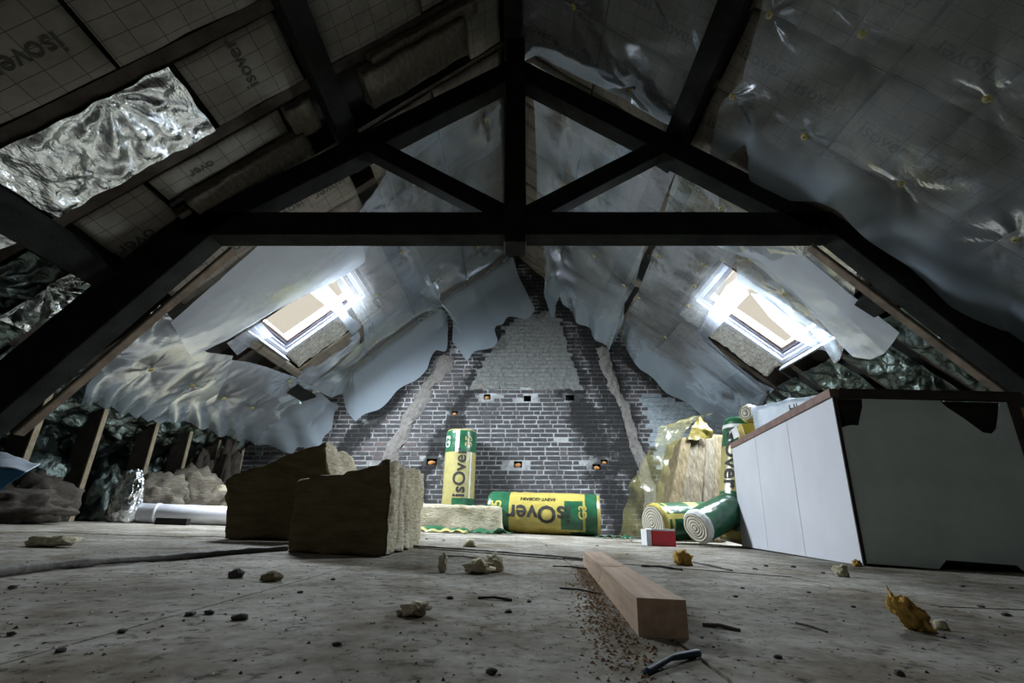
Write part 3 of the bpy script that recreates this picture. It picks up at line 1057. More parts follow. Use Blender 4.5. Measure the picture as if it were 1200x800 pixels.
# near left bays, laid piece by piece
def hand_batt(px4, d, th, label, text=None, m='kraft_near', seed=0.0, tilt=(0, 0), rot=None):
    """px4: corner pixels up-near, up-far, low-far, low-near in no strict order; builds the rectangle spanning them"""
    pts = [rq(-1, x, y, d) for x, y in px4]
    Y0 = (sorted(p[0] for p in pts)[0] + sorted(p[0] for p in pts)[1]) / 2
    Y1 = (sorted(p[0] for p in pts)[2] + sorted(p[0] for p in pts)[3]) / 2
    q0 = (sorted(p[1] for p in pts)[0] + sorted(p[1] for p in pts)[1]) / 2
    q1 = (sorted(p[1] for p in pts)[2] + sorted(p[1] for p in pts)[3]) / 2
    return batt(-1, Y0, Y1, q0, q1, d, th, label, m, text, None, seed=seed, tilt=tilt, rot=rot or 0)


B = lambda s, pos, ang, size: (s, pos, ang, size)
G = 'dark batts of the near left slope'
batt(-1, 1.38, 1.87, 2.97, 3.82, .01, .15, 'dark kraft batt with large upside-down lettering above the long foil', 'kraft_near', [B('isover', (-.02, -.13), math.pi / 2, .15)], None, seed=2)
batt(-1, 1.38, 1.87, 2.05, 2.95, .012, .15, 'dark kraft batt beside the upper purlin, above the foil end', 'kraft_near', [B('is', (.17, .0), math.pi / 2, .11)], None, seed=3)
batt(-1, .81, 1.30, 2.05, 3.82, .01, .15, 'dark kraft batt of the highest near bay', 'kraft_near', [B('isover', (.1, .3), math.pi / 2, .15)], None, seed=4)
batt(-1, 1.97, 2.44, 2.02, 2.70, .015, .15, 'dark kraft batt at the inner end of the long foil', 'kraft_near', [B('isover', (.06, .0), 0.0, .13)], None, seed=5)
batt(-1, 2.54, 2.74, 2.30, 3.30, .02, .14, 'narrow dark kraft batt below the long foil', 'kraft_near', [B('over', (.0, .18), math.pi / 2, .10)], None, seed=6)
batt(-1, 2.54, 3.04, 3.34, 3.84, .012, .14, 'dark kraft batt with cut lettering beside the lower purlin', 'kraft_near', [B('over', (-.10, .08), math.pi / 2, .15)], None, seed=7)
batt(-1, 1.38, 1.87, 1.02, 1.82, .01, .14, 'dark kraft batt above the upper left purlin', 'kraft_near', [B('isover', (.0, .0), math.pi / 2, .12)], None, seed=8)
batt(-1, 1.97, 2.44, .95, 1.80, .02, .14, 'small dark kraft batt tucked against the upper left purlin', 'kraft_near', None, None, seed=9)
batt(-1, 1.97, 2.44, .14, .93, .0, .14, 'dark kraft batt in the bay before the truss under the ridge', 'kraft_near', None, None, seed=10)
batt(-1, 2.54, 3.05, .14, .50, .0, .14, 'short dark kraft batt over the truss head', 'kraft_near', None, None, seed=12)
batt(-1, 1.38, 1.87, .14, 1.0, .0, .14, 'dark kraft batt under the ridge in the near bay', 'kraft_near', None, None, seed=13)
batt(-1, .81, 1.30, .14, 1.82, .0, .14, 'long dark kraft batt overhead under the ridge', 'kraft_near', None, None, seed=14)
# slipped slabs with ragged wool edges
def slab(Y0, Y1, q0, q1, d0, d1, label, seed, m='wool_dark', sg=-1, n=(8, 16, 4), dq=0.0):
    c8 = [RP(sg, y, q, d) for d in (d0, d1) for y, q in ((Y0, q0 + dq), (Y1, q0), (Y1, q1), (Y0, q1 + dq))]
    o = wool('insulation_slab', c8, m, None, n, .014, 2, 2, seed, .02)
    tag(o, label, 'insulation')
    return o


slab(2.76, 3.04, 2.22, 3.22, -.02, .085, 'slipped wool slab with ragged folded edge hanging near the tie beam end', 1.0)
slab(2.55, 2.86, .62, 1.62, .0, .13, 'thick two layer wool slab sagging beside the upper left chord', 2.0)
slab(2.50, 2.62, .45, 1.50, .0, .07, 'dark wool strip tucked above the sagging slab', 3.0)
slab(2.56, 2.82, 2.06, 2.27, -.04, .05, 'short wool offcut beside the upper left purlin', 4.0, n=(8, 6, 4))
slab(2.86, 3.06, 3.24, 3.34, -.04, .04, 'small wool offcut against the truss below the kraft batts', 5.0, n=(8, 4, 4))


# foil faced blankets
def foil(sg, Y0, Y1, q0, q1, d, label, seed, amp=.025, m='foil', nu=46, nv=70, corner=None):
    cy, cq = (Y0 + Y1) / 2, (q0 + q1) / 2
    mw = frame(sg, cy, cq, d)

    def f(u, v):
        x, y = (u - .5) * (Y1 - Y0), (v - .5) * (q1 - q0)
        p = V(x * 5 + seed, y * 5, seed)
        z = amp * noise.noise(p) + amp * .6 * noise.noise(p * 2.7)
        # folds falling away from a gather near one edge
        a = math.atan2(y + .18 * (q1 - q0), x + sg * .5 * (Y1 - Y0))
        r = math.hypot(y + .18 * (q1 - q0), x + sg * .5 * (Y1 - Y0))
        z += amp * .9 * math.sin(a * 13) * math.exp(-r * 2.8)
        e = min(u, 1 - u, v, 1 - v)
        z *= min(1, e * 9 + .15)
        j = noise.noise_vector(V(x * 9, y * 9, seed)) * .018
        return V(x + j.x, y + j.y, z)
    o = link('foil_blanket', grid_mesh('foil_blanket', nu, nv, f), m, None, mw, smooth=True)
    tag(o, label, 'foil')
    return o


foil(-1, 1.965, 2.445, 2.74, 3.86, .02, 'wide crumpled silver foil panel between the near left rafters', 1.0, .036)
foil(-1, 1.965, 2.445, 4.10, 5.3, .02, 'crumpled silver foil just below the left knee purlin', 2.0, .03)
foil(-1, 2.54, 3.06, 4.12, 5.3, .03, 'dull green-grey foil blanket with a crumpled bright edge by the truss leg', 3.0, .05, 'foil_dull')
foil(-1, 2.80, 3.03, 4.10, 4.62, .06, 'small bright crumpled foil edge against the truss leg', 3.5, .035, 'foil', 24, 40)
foil(-1, 1.38, 1.88, 4.10, 5.3, .02, 'silver foil in the outer near left bay', 4.0, .03)
for k in range(len(BAYS)):
    a, b = BAYS[k]
    if a < 3.05 or b - a < .3: continue
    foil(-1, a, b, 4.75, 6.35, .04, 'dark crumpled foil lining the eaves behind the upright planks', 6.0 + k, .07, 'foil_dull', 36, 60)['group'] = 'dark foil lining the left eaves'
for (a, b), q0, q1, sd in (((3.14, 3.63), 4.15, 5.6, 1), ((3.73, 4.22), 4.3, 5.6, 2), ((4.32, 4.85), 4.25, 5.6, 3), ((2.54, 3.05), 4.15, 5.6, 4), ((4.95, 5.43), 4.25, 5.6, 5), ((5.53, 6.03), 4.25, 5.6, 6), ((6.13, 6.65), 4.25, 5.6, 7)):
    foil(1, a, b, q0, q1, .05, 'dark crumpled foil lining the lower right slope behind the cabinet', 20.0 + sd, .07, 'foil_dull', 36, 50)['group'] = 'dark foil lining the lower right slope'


# ================================================================== POLYTHENE SHEETS
def resample(pl, n):
    pl = [V(p[0], p[1], p[2] if len(p) > 2 else 0) for p in pl]
    L = [0]
    for a, b in zip(pl, pl[1:]):
        L.append(L[-1] + max((b - a).length, 1e-6))
    out = []
    for i in range(n + 1):
        s = L[-1] * i / n
        k = 0
        while k < len(pl) - 2 and s > L[k + 1]:
            k += 1
        t = (s - L[k]) / (L[k + 1] - L[k])
        out.append(pl[k].lerp(pl[k + 1], min(max(t, 0), 1)))
    return out


def washer(parent, mw, r=.026):
    bm = bmesh.new()
    bmesh.ops.create_cone(bm, cap_ends=True, cap_tris=False, segments=12, radius1=r, radius2=r * .55, depth=.010)
    me = bpy.data.meshes.new('washer'); bm.to_mesh(me); bm.free()
    me.materials.append(M['washer_yellow'])
    w = bpy.data.objects.new('washer', me); COL.objects.link(w)
    w.parent = parent; w.matrix_parent_inverse = parent.matrix_world.inverted(); w.matrix_basis = mw
    bm = bmesh.new()
    bmesh.ops.create_cone(bm, cap_ends=True, cap_tris=False, segments=8, radius1=r * .3, radius2=r * .3, depth=.006)
    me = bpy.data.meshes.new('screw_head'); bm.to_mesh(me); bm.free()
    me.materials.append(M['screw_metal'])
    s = bpy.data.objects.new('screw_head', me); COL.objects.link(s)
    s.parent = w; s.location = (0, 0, .007)


def sheet(sg, top, right, bottom, left, label, tacks=(), m='film', sag=.05, flap=0.75, nu=64, nv=56, seed=0.0, base=.058, ripple=.0, rip_n=7, folds=.02, wr=.006, texts=None):
    """film whose outline is given as four pixel polylines (x, y, inward offset); top & bottom run left to right, left & right top to bottom"""
    def cv(pl, n):
        out = []
        for p in resample(pl, n):
            pass
        pts = []
        for p in pl:
            d = p[2] if len(p) > 2 else base
            Y, q = rq(sg, p[0], p[1], d)
            while Y > YW - .14 and d < 1.2:          # keep clear of the gable: the film hangs further into the room
                d += .01
                Y, q = rq(sg, p[0], p[1], d)
            pts.append((Y, q, d))
        return resample(pts, n)
    Tt, Bb, Ll, Rr = cv(top, nu), cv(bottom, nu), cv(left, nv), cv(right, nv)
    tk = []
    for x, y in tacks:
        t_ = rq(sg, x, y, base)
        if t_[0] < YW - .18: tk.append(t_)
    c00, c10, c01, c11 = Tt[0], Tt[-1], Bb[0], Bb[-1]
    cY = sum(p.x for p in Tt + Bb) / (len(Tt) + len(Bb)); cq = sum(p.y for p in Tt + Bb) / (len(Tt) + len(Bb))
    mw = frame(sg, cY, cq, 0)
    vs, hem = [], []
    for j in range(nv + 1):
        v = j / nv
        for i in range(nu + 1):
            u = i / nu
            P = Tt[i] * (1 - v) + Bb[i] * v + Ll[j] * (1 - u) + Rr[j] * u - (c00 * (1 - u) * (1 - v) + c10 * u * (1 - v) + c01 * (1 - u) * v + c11 * u * v)
            Y, q = P.x, P.y
            # inward offset: only the loose margins hang off the slope
            wb_ = max(0, (v - flap) / (1 - flap)) ** 1.4 if flap < 1 else 0
            d = base + (Bb[i].z - base) * wb_ if flap < 1 else P.z
            if flap < 1:
                d = max(d, base + (Ll[j].z - base) * max(0, 1 - u / .22) ** 1.5, base + (Rr[j].z - base) * max(0, 1 - (1 - u) / .22) ** 1.5)
            hem.append(max(0, min(1, max(wb_ * 3, (d - .10) / .07, (Y - (YW - .40)) / .2))) if flap < 1 else 0.0)
            Y = min(Y, YW - .13)
            if tk:
                best = min(math.hypot(Y - a, q - b) for a, b in tk)
                s = sag * (1 - math.exp(-(best / .22) ** 1.4))
                fo = 0
                for a, b in tk:
                    r = math.hypot(Y - a, q - b)
                    if r < .7:
                        an = math.atan2(q - b, Y - a)
                        fo += .55 * folds * math.exp(-r / .15) * (r / (r + .03)) * (math.sin(an * 7 + a * 9) + .6 * math.sin(an * 12 + b * 5))
                d += (s + fo) * (1 - .6 * wb_)
            else:
                d += sag * math.sin(math.pi * min(1, v * 1.1)) * .6
            if ripple:
                d += ripple * math.sin(u * rip_n * 2 * math.pi + seed + 1.5 * noise.noise(V(u * 3, v * 2, seed))) * (wb_ if flap < 1 else v)
            nz = V(Y * 4 + seed, q * 4, seed)
            d += wr * (noise.noise(nz) + .7 * noise.noise(V(Y * 13 + seed, q * 7, 2)))
            d = max(d, base * .5)
            vs.append(V(sg * (Y - cY), q - cq, d))
    fs = [(j * (nu + 1) + i, j * (nu + 1) + i + 1, (j + 1) * (nu + 1) + i + 1, (j + 1) * (nu + 1) + i) for j in range(nv) for i in range(nu)]
    o = link('plastic_sheet', mesh_py('plastic_sheet', vs, fs), m, None, mw, smooth=True)
    at = o.data.attributes.new('hem', 'FLOAT', 'POINT')
    at.data.foreach_set('value', hem)
    tag(o, label, 'plastic sheet')
    for a, b in tk:
        washer(o, frame(sg, a, b, base + .008))
    return o


# --- right slope, in front of the truss
sheet(1, [(915, -150), (1060, -170), (1230, -170), (1420, -160)], [(1420, -160), (1420, 100), (1420, 300), (1420, 500)],
      [(834, 194, .03), (852, 186, .06), (872, 168, .12), (878, 200, .14), (886, 216, .14), (905, 226, .13), (932, 232, .13), (958, 234, .14), (985, 244, .15), (1030, 280, .16), (1075, 318, .17), (1120, 350, .17), (1176, 382, .16), (1180, 396, .16), (1215, 396, .16), (1300, 440, .16), (1420, 500, .12)],
      [(915, -150), (896, 0), (872, 92), (846, 120), (834, 194, .03)],
      'large polythene sheet with hanging lower edge on the near right slope', [(902, 17), (858, 113), (943, 160), (1057, 215), (1158, 115), (1190, 280), (1010, 40), (1330, 350)],
      sag=.06, flap=.80, m='film_near', seed=1.0, nu=90, nv=80, folds=.045, ripple=.03, rip_n=5)
sheet(1, [(612, -110), (700, -120), (800, -120), (905, -120)], [(905, -120), (872, 0), (826, 82), (806, 152)],
      [(602, 64, .10), (610, 73, .10), (632, 62, .05), (652, 74), (700, 98), (737, 118), (775, 140), (806, 152)],
      [(612, -110), (611, -40), (610, 0), (602, 64, .10)],
      'shiny polythene sheet between ridge and purlin on the near right slope', [(672, 8), (737, 106), (822, 76), (760, -20)], 'film_near', sag=.07, flap=.85, seed=2.0, folds=.04)
# --- right slope, behind the truss
sheet(1, [(627, 70), (690, 105), (750, 140), (806, 172)], [(806, 172), (776, 245), (757, 292), (748, 330, .04), (735, 352, .05), (733, 375, .1), (724, 394, .16)],
      [(648, 372, .14), (655, 352, .14), (660, 336, .08), (662, 355, .12), (675, 372, .14), (694, 388, .15), (714, 410, .15), (724, 394, .16)],
      [(627, 70), (632, 160), (633, 240), (640, 290, .05), (642, 340, .09), (648, 372, .14)],
      'polythene sheet beside the ridge over the brick gable, right slope', [(664, 135), (661, 216), (696, 300), (731, 334), (700, 215), (655, 292)], sag=.06, flap=.72, seed=3.0, folds=.03, ripple=.035, rip_n=5)
sheet(1, [(800, 178), (828, 205), (850, 240), (868, 288)], [(868, 288), (858, 318), (840, 350), (820, 388), (828, 398), (862, 426), (902, 458, .05), (888, 486, .10)],
      [(728, 398, .12), (736, 412, .13), (762, 442, .12), (800, 470, .13), (830, 488, .13), (848, 498, .13), (872, 494, .12), (888, 486, .10)],
      [(800, 178), (782, 245), (768, 292), (750, 340), (733, 378, .05), (728, 398, .12)],
      'polythene sheet between the right rooflight and the brick gable', [(772, 300), (749, 349), (733, 383), (780, 395), (770, 410), (814, 335), (824, 310), (850, 470), (866, 462), (845, 244), (806, 358)],
      sag=.045, flap=.80, seed=4.0, folds=.02, ripple=.03, rip_n=4, nu=70, nv=70)
sheet(1, [(850, 215), (900, 240), (960, 268), (1010, 292)], [(1010, 292), (1005, 340), (1000, 380), (985, 420, .08)],
      [(866, 327), (880, 336), (896, 347), (920, 362, .03), (942, 378, .06), (962, 400, .08), (979, 424, .10), (985, 420, .08)],
      [(850, 215), (858, 255), (864, 295), (866, 327)],
      'polythene sheet gathered above the right rooflight', [(919, 344), (978, 386), (880, 305), (940, 300), (847, 305)], sag=.06, flap=.8, seed=5.0, folds=.022)
sheet(1, [(840, 288, .05), (868, 286, .05), (900, 286, .05), (930, 288, .05)], [(930, 288, .05), (975, 322, .08), (1020, 360, .12), (1054, 390, .16)],
      [(985, 404, .20), (1000, 418, .2), (1020, 421, .2), (1036, 414, .2), (1046, 402, .18), (1054, 390, .16)],
      [(840, 288, .05), (880, 302, .10), (920, 334, .14), (945, 356, .17), (965, 380, .19), (985, 404, .20)],
      'loose smooth strip of polythene hanging over the right rooflight', (), 'film_strip', sag=.05, flap=1.0, seed=6.0, wr=.006)
# torn pieces round the right rooflight
sheet(1, [(851, 335, .03), (858, 330, .03), (864, 327, .03)], [(864, 327, .03), (880, 342, .0), (866, 356, -.02), (848, 376, -.03), (828, 397, .0)],
      [(815, 392, .04), (820, 395, .03), (828, 397, .0)], [(851, 335, .03), (840, 352, .03), (826, 372, .03), (815, 392, .04)],
      'torn white plastic flap on the far upper edge of the right rooflight', (), 'film_white', sag=.02, flap=1.0, seed=7.0, nu=24, nv=40, wr=.006)
sheet(1, [(880, 343, .02), (894, 346, .04), (905, 352, .05)], [(905, 352, .05), (925, 368, .05), (945, 382, .06), (981, 426, .08)],
      [(960, 407, .0), (970, 412, .04), (981, 426, .08)], [(880, 343, .02), (905, 368, -.02), (935, 393, -.03), (960, 407, .0)],
      'torn white plastic edge on the near side of the right rooflight', (), 'film_white', sag=.02, flap=1.0, seed=8.0, nu=24, nv=40, wr=.006)
sheet(1, [(815, 392, .03), (822, 392, .02), (830, 394, .01)], [(830, 394, .01), (850, 416, .02), (870, 432, .02), (888, 446, .03), (907, 456, .04)],
      [(896, 462, .05), (902, 462, .05), (907, 456, .04)], [(815, 392, .03), (840, 416, .04), (868, 440, .05), (896, 462, .05)],
      'torn white plastic strip under the wool of the right rooflight', (), 'film_white', sag=.01, flap=1.0, seed=9.0, nu=16, nv=50, wr=.008)

# --- left slope, behind the truss
sheet(-1, [(448, 178), (490, 150), (540, 118), (590, 86)], [(590, 86), (589, 160), (588, 240), (596, 290, .05), (606, 322, .10), (627, 362, .16)],
      [(530, 400, .18), (545, 420, .16), (565, 409, .15), (582, 397, .14), (580, 378, .1), (598, 372, .13), (614, 370, .16), (627, 362, .16)],
      [(446, 178), (462, 245, .05), (476, 290, .07), (487, 315, .09), (517, 358, .11), (528, 374, .12), (530, 400, .18)],
      'polythene sheet beside the ridge over the brick gable, left slope', [(570, 140), (513, 327), (531, 362), (590, 322), (530, 222), (486, 215), (560, 290)], sag=.06, flap=.72, seed=10.0, folds=.03, ripple=.05, rip_n=4)
sheet(-1, [(386, 319), (404, 280), (425, 240), (452, 195)], [(452, 195), (472, 262), (488, 292), (500, 322), (521, 366, .05), (526, 386, .12)],
      [(362, 452, .03), (386, 463, .05), (403, 462, .08), (405, 480, .12), (417, 494, .14), (460, 464, .15), (500, 430, .15), (511, 410, .13), (520, 410, .14), (526, 386, .12)],
      [(386, 319), (405, 350), (424, 380), (425, 396), (395, 425), (362, 452, .03)],
      'polythene sheet between the left rooflight and the brick gable', [(442, 346), (470, 296), (515, 374), (482, 398), (445, 428), (404, 457), (425, 250), (388, 445), (440, 400)],
      sag=.045, flap=.80, seed=11.0, folds=.02, ripple=.035, rip_n=5, nu=70, nv=70)
sheet(-1, [(186, 354), (200, 372), (215, 395), (240, 408), (270, 412)], [(270, 412), (262, 440), (248, 465, .04), (225, 480, .06), (197, 494, .08)],
      [(94, 474, .09), (102, 470, .08), (120, 474, .08), (150, 483, .08), (180, 492, .08), (197, 494, .08)],
      [(186, 354), (160, 385), (128, 420), (98, 444, .03), (94, 474, .09)],
      'polythene sheet with loose hem beside the left truss leg', [(183, 371), (177, 433), (122, 418), (225, 452)], 'film_near', sag=.06, flap=.62, seed=12.0, folds=.02, ripple=.03, rip_n=6)
sheet(-1, [(255, 428, .07), (268, 418, .08), (285, 420, .08), (310, 426, .07), (352, 442, .05)], [(352, 442, .05), (372, 456, .06), (384, 466, .08), (397, 474, .12)],
      [(194, 492, .11), (200, 490, .12), (226, 496, .12), (262, 510, .13), (300, 518, .13), (342, 529, .13), (350, 524, .13), (374, 525, .13), (386, 500, .13), (397, 474, .12)],
      [(255, 428, .07), (236, 450, .07), (212, 458, .08), (198, 468, .09), (194, 492, .11)],
      'overlapping polythene sheet below the left rooflight with a wavy hem', [(262, 467), (295, 478), (338, 447), (366, 460), (322, 489)], 'film_near', sag=.05, flap=.55, seed=13.0, folds=.02, ripple=.035, rip_n=8, base=.075)
sheet(-1, [(200, 378, .12), (232, 350, .10), (268, 318, .07), (302, 288, .05), (330, 262, .04)], [(330, 262, .04), (380, 262, .05), (432, 272, .06), (426, 308, .09), (388, 320, .10)],
      [(224, 418, .18), (268, 397, .2), (300, 378, .2), (335, 356, .18), (362, 342, .15), (388, 320, .10)],
      [(200, 378, .12), (205, 385, .14), (214, 402, .16), (224, 418, .18)],
      'large smooth loose polythene strip hanging above the left rooflight', (), 'film_strip', sag=.05, flap=1.0, seed=14.0, wr=.005)
# torn pieces round the left rooflight
sheet(-1, [(362, 342, .03), (372, 336, .03), (381, 331, .03)], [(381, 331, .03), (396, 348, .04), (408, 368, .04), (424, 382, .05)],
      [(412, 392, .02), (418, 388, .03), (424, 382, .05)], [(362, 342, .03), (380, 355, -.02), (392, 364, -.04), (412, 392, .02)],
      'torn white plastic flap on the far upper edge of the left rooflight', (), 'film_white', sag=.02, flap=1.0, seed=15.0, nu=24, nv=40, wr=.006)
sheet(-1, [(266, 402, .08), (285, 390, .06), (304, 376, .03)], [(304, 376, .03), (312, 384, .0), (318, 390, -.02)],
      [(278, 416, .08), (298, 402, .04), (318, 390, -.02)], [(266, 402, .08), (271, 408, .08), (278, 416, .08)],
      'torn white plastic corner at the near sill of the left rooflight', (), 'film_white', sag=.01, flap=1.0, seed=16.0, nu=30, nv=20, wr=.005)
sheet(-1, [(348, 438, .03), (372, 424, .02), (398, 404, .01), (420, 386, .01)], [(420, 386, .01), (422, 394, .03), (421, 406, .05)],
      [(358, 456, .08), (378, 440, .07), (400, 420, .06), (421, 406, .05)], [(348, 438, .03), (351, 446, .05), (358, 456, .08)],
      'torn white plastic strip under the wool of the left rooflight', (), 'film_white', sag=.015, flap=1.0, seed=17.0, nu=50, nv=20, wr=.012)

# wool packed round the rooflights
def reveal(sg, rect, label, seed):
    y0, y1, q0, q1 = rect
    c8 = [RP(sg, y1 + .01, q0, -.20), RP(sg, y1 + .34, q0, -.20), RP(sg, y1 + .34, q1, -.20), RP(sg, y1 + .01, q1, -.20),
          RP(sg, y1 + .01, q0, -.085), RP(sg, y1 + .33, q0, .0), RP(sg, y1 + .33, q1, .0), RP(sg, y1 + .01, q1, -.085)]
    o = wool('insulation_slab', c8, 'wool_pale', None, (16, 40, 6), .022, 2, 2, seed, .01)
    tag(o, label, 'insulation')


reveal(-1, SKY[-1], 'raw wool packed beside the far jamb of the left rooflight', 5.0)
reveal(1, SKY[1], 'raw wool packed beside the far jamb of the right rooflight', 6.0)


# ================================================================== ROLLS AND BUNDLES
def roll(name, label, base, axis, L, R, bands, texts=(), ends=('roll_end', 'roll_end'), seed=0.0, group=None, rough=.006, face=None, ry=1.0):
    """bands: list of (t0, t1, material); texts: (string, t, angle, size, dir, material)"""
    w_ = V(*axis).normalized(); base = V(*base)
    mid = base + w_ * L / 2
    e1 = (face if face is not None else V(0, 0, H) - mid)
    e1 = e1 - w_ * e1.dot(w_); e1.normalize()
    e2 = w_.cross(e1)
    mw = Matrix((e1, e2, w_)).transposed().to_4x4(); mw.translation = base
    root = empty(name, mw=mw)
    tag(root, label, 'roll', group)
    NA = 48

    def rad(t, a):
        p = V(math.cos(a) * 2, math.sin(a) * 2, t * 5 + seed)
        r = R * (1 + .02 * noise.noise(p)) + rough * noise.noise(p * 3)
        e = min(t, L - t)
        if e < .04:
            r -= (.04 - e) ** 2 / .04 * .5
        return r
    mats = []
    for b in bands:
        if b[2] not in mats: mats.append(b[2])
    nt_ = 40
    ts = sorted({round(L * i / nt_, 4) for i in range(nt_ + 1)} | {round(b[0] * L, 4) for b in bands} | {round(b[1] * L, 4) for b in bands})
    vs, fs, mi = [], [], []
    for t in ts:
        for k in range(NA):
            a = 2 * math.pi * k / NA
            r = rad(t, a)
            vs.append(V(r * math.cos(a), r * math.sin(a) * ry, t))
    for i in range(len(ts) - 1):
        tm_ = (ts[i] + ts[i + 1]) / 2 / L
        mid_ = 0
        for k in range(NA):
            a = (2 * math.pi * (k + .5) / NA + math.pi) % (2 * math.pi) - math.pi
            mt = bands[0][2]
            for b in bands:
                if b[0] <= tm_ <= b[1] and (len(b) < 4 or b[3] <= a <= b[4]):
                    mt = b[2]
            fs.append((i * NA + k, i * NA + (k + 1) % NA, (i + 1) * NA + (k + 1) % NA, (i + 1) * NA + k))
            mi.append(mats.index(mt))
    me = mesh_py('wrapper', vs, fs)
    for m_ in mats: me.materials.append(M[m_])
    for p, k in zip(me.polygons, mi):
        p.material_index = k; p.use_smooth = True
    o = bpy.data.objects.new('wrapper', me); COL.objects.link(o); o.parent = root
    for t, m_ in ((0, ends[0]), (L, ends[1])):
        vv, ff = [V(0, 0, t + (.012 if t else -.012))], []
        for ri in (0.35, .7, 1.0):
            for k in range(NA):
                a = 2 * math.pi * k / NA
                r = rad(t, a) * ri * .99
                z = t + (1 if t else -1) * (.012 * (1 - ri) + .006 * noise.noise(V(r * 20, a, seed)))
                vv.append(V(r * math.cos(a), r * math.sin(a) * ry, z))
        for k in range(NA):
            ff.append((0, 1 + k, 1 + (k + 1) % NA))
            for q in range(2):
                ff.append((1 + q * NA + k, 1 + (q + 1) * NA + k, 1 + (q + 1) * NA + (k + 1) % NA, 1 + q * NA + (k + 1) % NA))
        me = mesh_py('roll_end', vv, ff)
        me.materials.append(M[m_])
        o = bpy.data.objects.new('roll_end', me); COL.objects.link(o); o.parent = root
    for s, t, ang, size, dr, m_ in texts:
        tm = text_mesh(s, size, size * .02)
        bm = bmesh.new(); bm.from_mesh(tm)
        ylo, yhi = min(v.co.y for v in bm.verts), max(v.co.y for v in bm.verts)
        xlo, xhi = min(v.co.x for v in bm.verts), max(v.co.x for v in bm.verts)
        for k in range(1, 8):
            if dr in (1, -1):
                co, no = (0, ylo + (yhi - ylo) * k / 8, 0), (0, 1, 0)
            else:
                co, no = (xlo + (xhi - xlo) * k / 8, 0, 0), (1, 0, 0)
            bmesh.ops.bisect_plane(bm, geom=bm.verts[:] + bm.edges[:] + bm.faces[:], plane_co=co, plane_no=no)
        for v in bm.verts:
            x, y = v.co.x, v.co.y
            if dr == 1: tt, aa = t + x, ang - y / R          # reads along the axis
            elif dr == -1: tt, aa = t - x, ang + y / R
            elif dr == 2: tt, aa = t + y, ang + x / R         # reads round the roll, tops towards the far end
            else: tt, aa = t - y, ang - x / R
            r = rad(min(max(tt, .041), L - .041), aa % (2 * math.pi)) + .004
            v.co = V(r * math.cos(aa), r * math.sin(aa) * ry, tt)
        me = bpy.data.meshes.new('lettering'); bm.to_mesh(me); bm.free()
        me.materials.append(M[m_])
        o = bpy.data.objects.new('lettering', me); COL.objects.link(o); o.parent = root
    return root


# standing roll by the gable
p = atY(536, 600, 6.62)
R1 = .215
roll('insulation_roll', 'yellow and green wrapped insulation roll standing upright against the brick gable', (p.x, 6.55, fz(p.x)), (.02, .02, 1), 1.30, R1,
     [(0, 1, 'wrap_olive'), (0, .30, 'wrap_green'), (.23, .30, 'wrap_olive', -3.2, -.45), (.76, .985, 'wrap_green'), (.76, .985, 'wrap_white', -.40, -.10), (.985, 1, 'wrap_olive'), (.30, .76, 'wrap_white', .62, .74)],
     [('isOver', .72, .02, .235, 1, 'print_black'), ('35', 1.13, .50, .15, 1, 'wrap_olive'), ('G3', 1.13, -1.0, .14, 1, 'wrap_white')], seed=1.0)
# lying roll
a_, b_ = fl(573, 625), fl(706, 627)
a_.y = 5.95; b_.y = 5.80
a_ = atY(574, 605, 5.98); b_ = atY(703, 608, 5.80)
Rl = .235
a_.z = fz(a_.x) + Rl; b_.z = fz(b_.x) + Rl
roll('insulation_roll', 'yellow and green wrapped insulation roll lying on the floor, lettering upside down', a_, b_ - a_, (b_ - a_).length, Rl,
     [(0, 1, 'wrap_yellow'), (0, .20, 'wrap_green'), (.69, .85, 'wrap_green', -.62, .82), (.66, .69, 'wrap_green', -.1, .82), (.85, .87, 'wrap_yellow'), (.87, .975, 'wrap_green'), (.74, .97, 'wrap_green', .95, 2.0)],
     [('isOver', .61, .0, .27, -1, 'print_black'), ('SAINT-GOBAIN', .60, -.72, .060, -1, 'print_black'), ('35', .12, -.25, .17, 3, 'wrap_yellow'), ('G3', 1.12, -.1, .13, 3, 'wrap_yellow')], seed=2.0)
# wool slab and a green strip of torn wrapper before the rolls
c = []
for px in (497, 589):
    c.append(atY(px, 600, 5.35))
x0, x1 = c[0].x - .25, c[1].x
zt = atY(540, 589, 5.35).z
o = wool('insulation_slab', [(x0, 5.35, fz(x0)), (x1, 5.30, fz(x1)), (x1, 5.75, fz(x1)), (x0, 5.8, fz(x0)), (x0, 5.35, zt), (x1 - .02, 5.30, zt - .04), (x1 - .02, 5.75, zt - .04), (x0, 5.8, zt)], 'wool', None, (22, 8, 7), .014, 2, 3, 9.0, .01)
tag(o, 'long low wool slab lying before the standing roll', 'insulation')


def ribbon(name, pts, wd, m, label, cat, seed, amp=.03, n=40):
    pl = resample(pts, n)
    vs = []
    for i, p in enumerate(pl):
        d = (pl[min(i + 1, n)] - pl[max(i - 1, 0)]); d.normalize()
        sd = V(-d.y, d.x, 0)
        for k in range(5):
            s = (k / 4 - .5) * wd * (1 + .3 * noise.noise(V(i * .2, seed, 0)))
            h = abs(noise.noise(V(i * .13 + seed, k * .6, seed))) * amp * 2 + .004
            q = p + sd * s
            vs.append(V(q.x, q.y, fz(q.x) + h))
    fs = [(i * 5 + k, i * 5 + k + 1, (i + 1) * 5 + k + 1, (i + 1) * 5 + k) for i in range(n) for k in range(4)]
    me = mesh_py(name, vs, fs)
    o = link(name, me, m, None, None, smooth=True)
    md = o.modifiers.new('thickness', 'SOLIDIFY'); md.thickness = .002
    tag(o, label, cat)
    return o


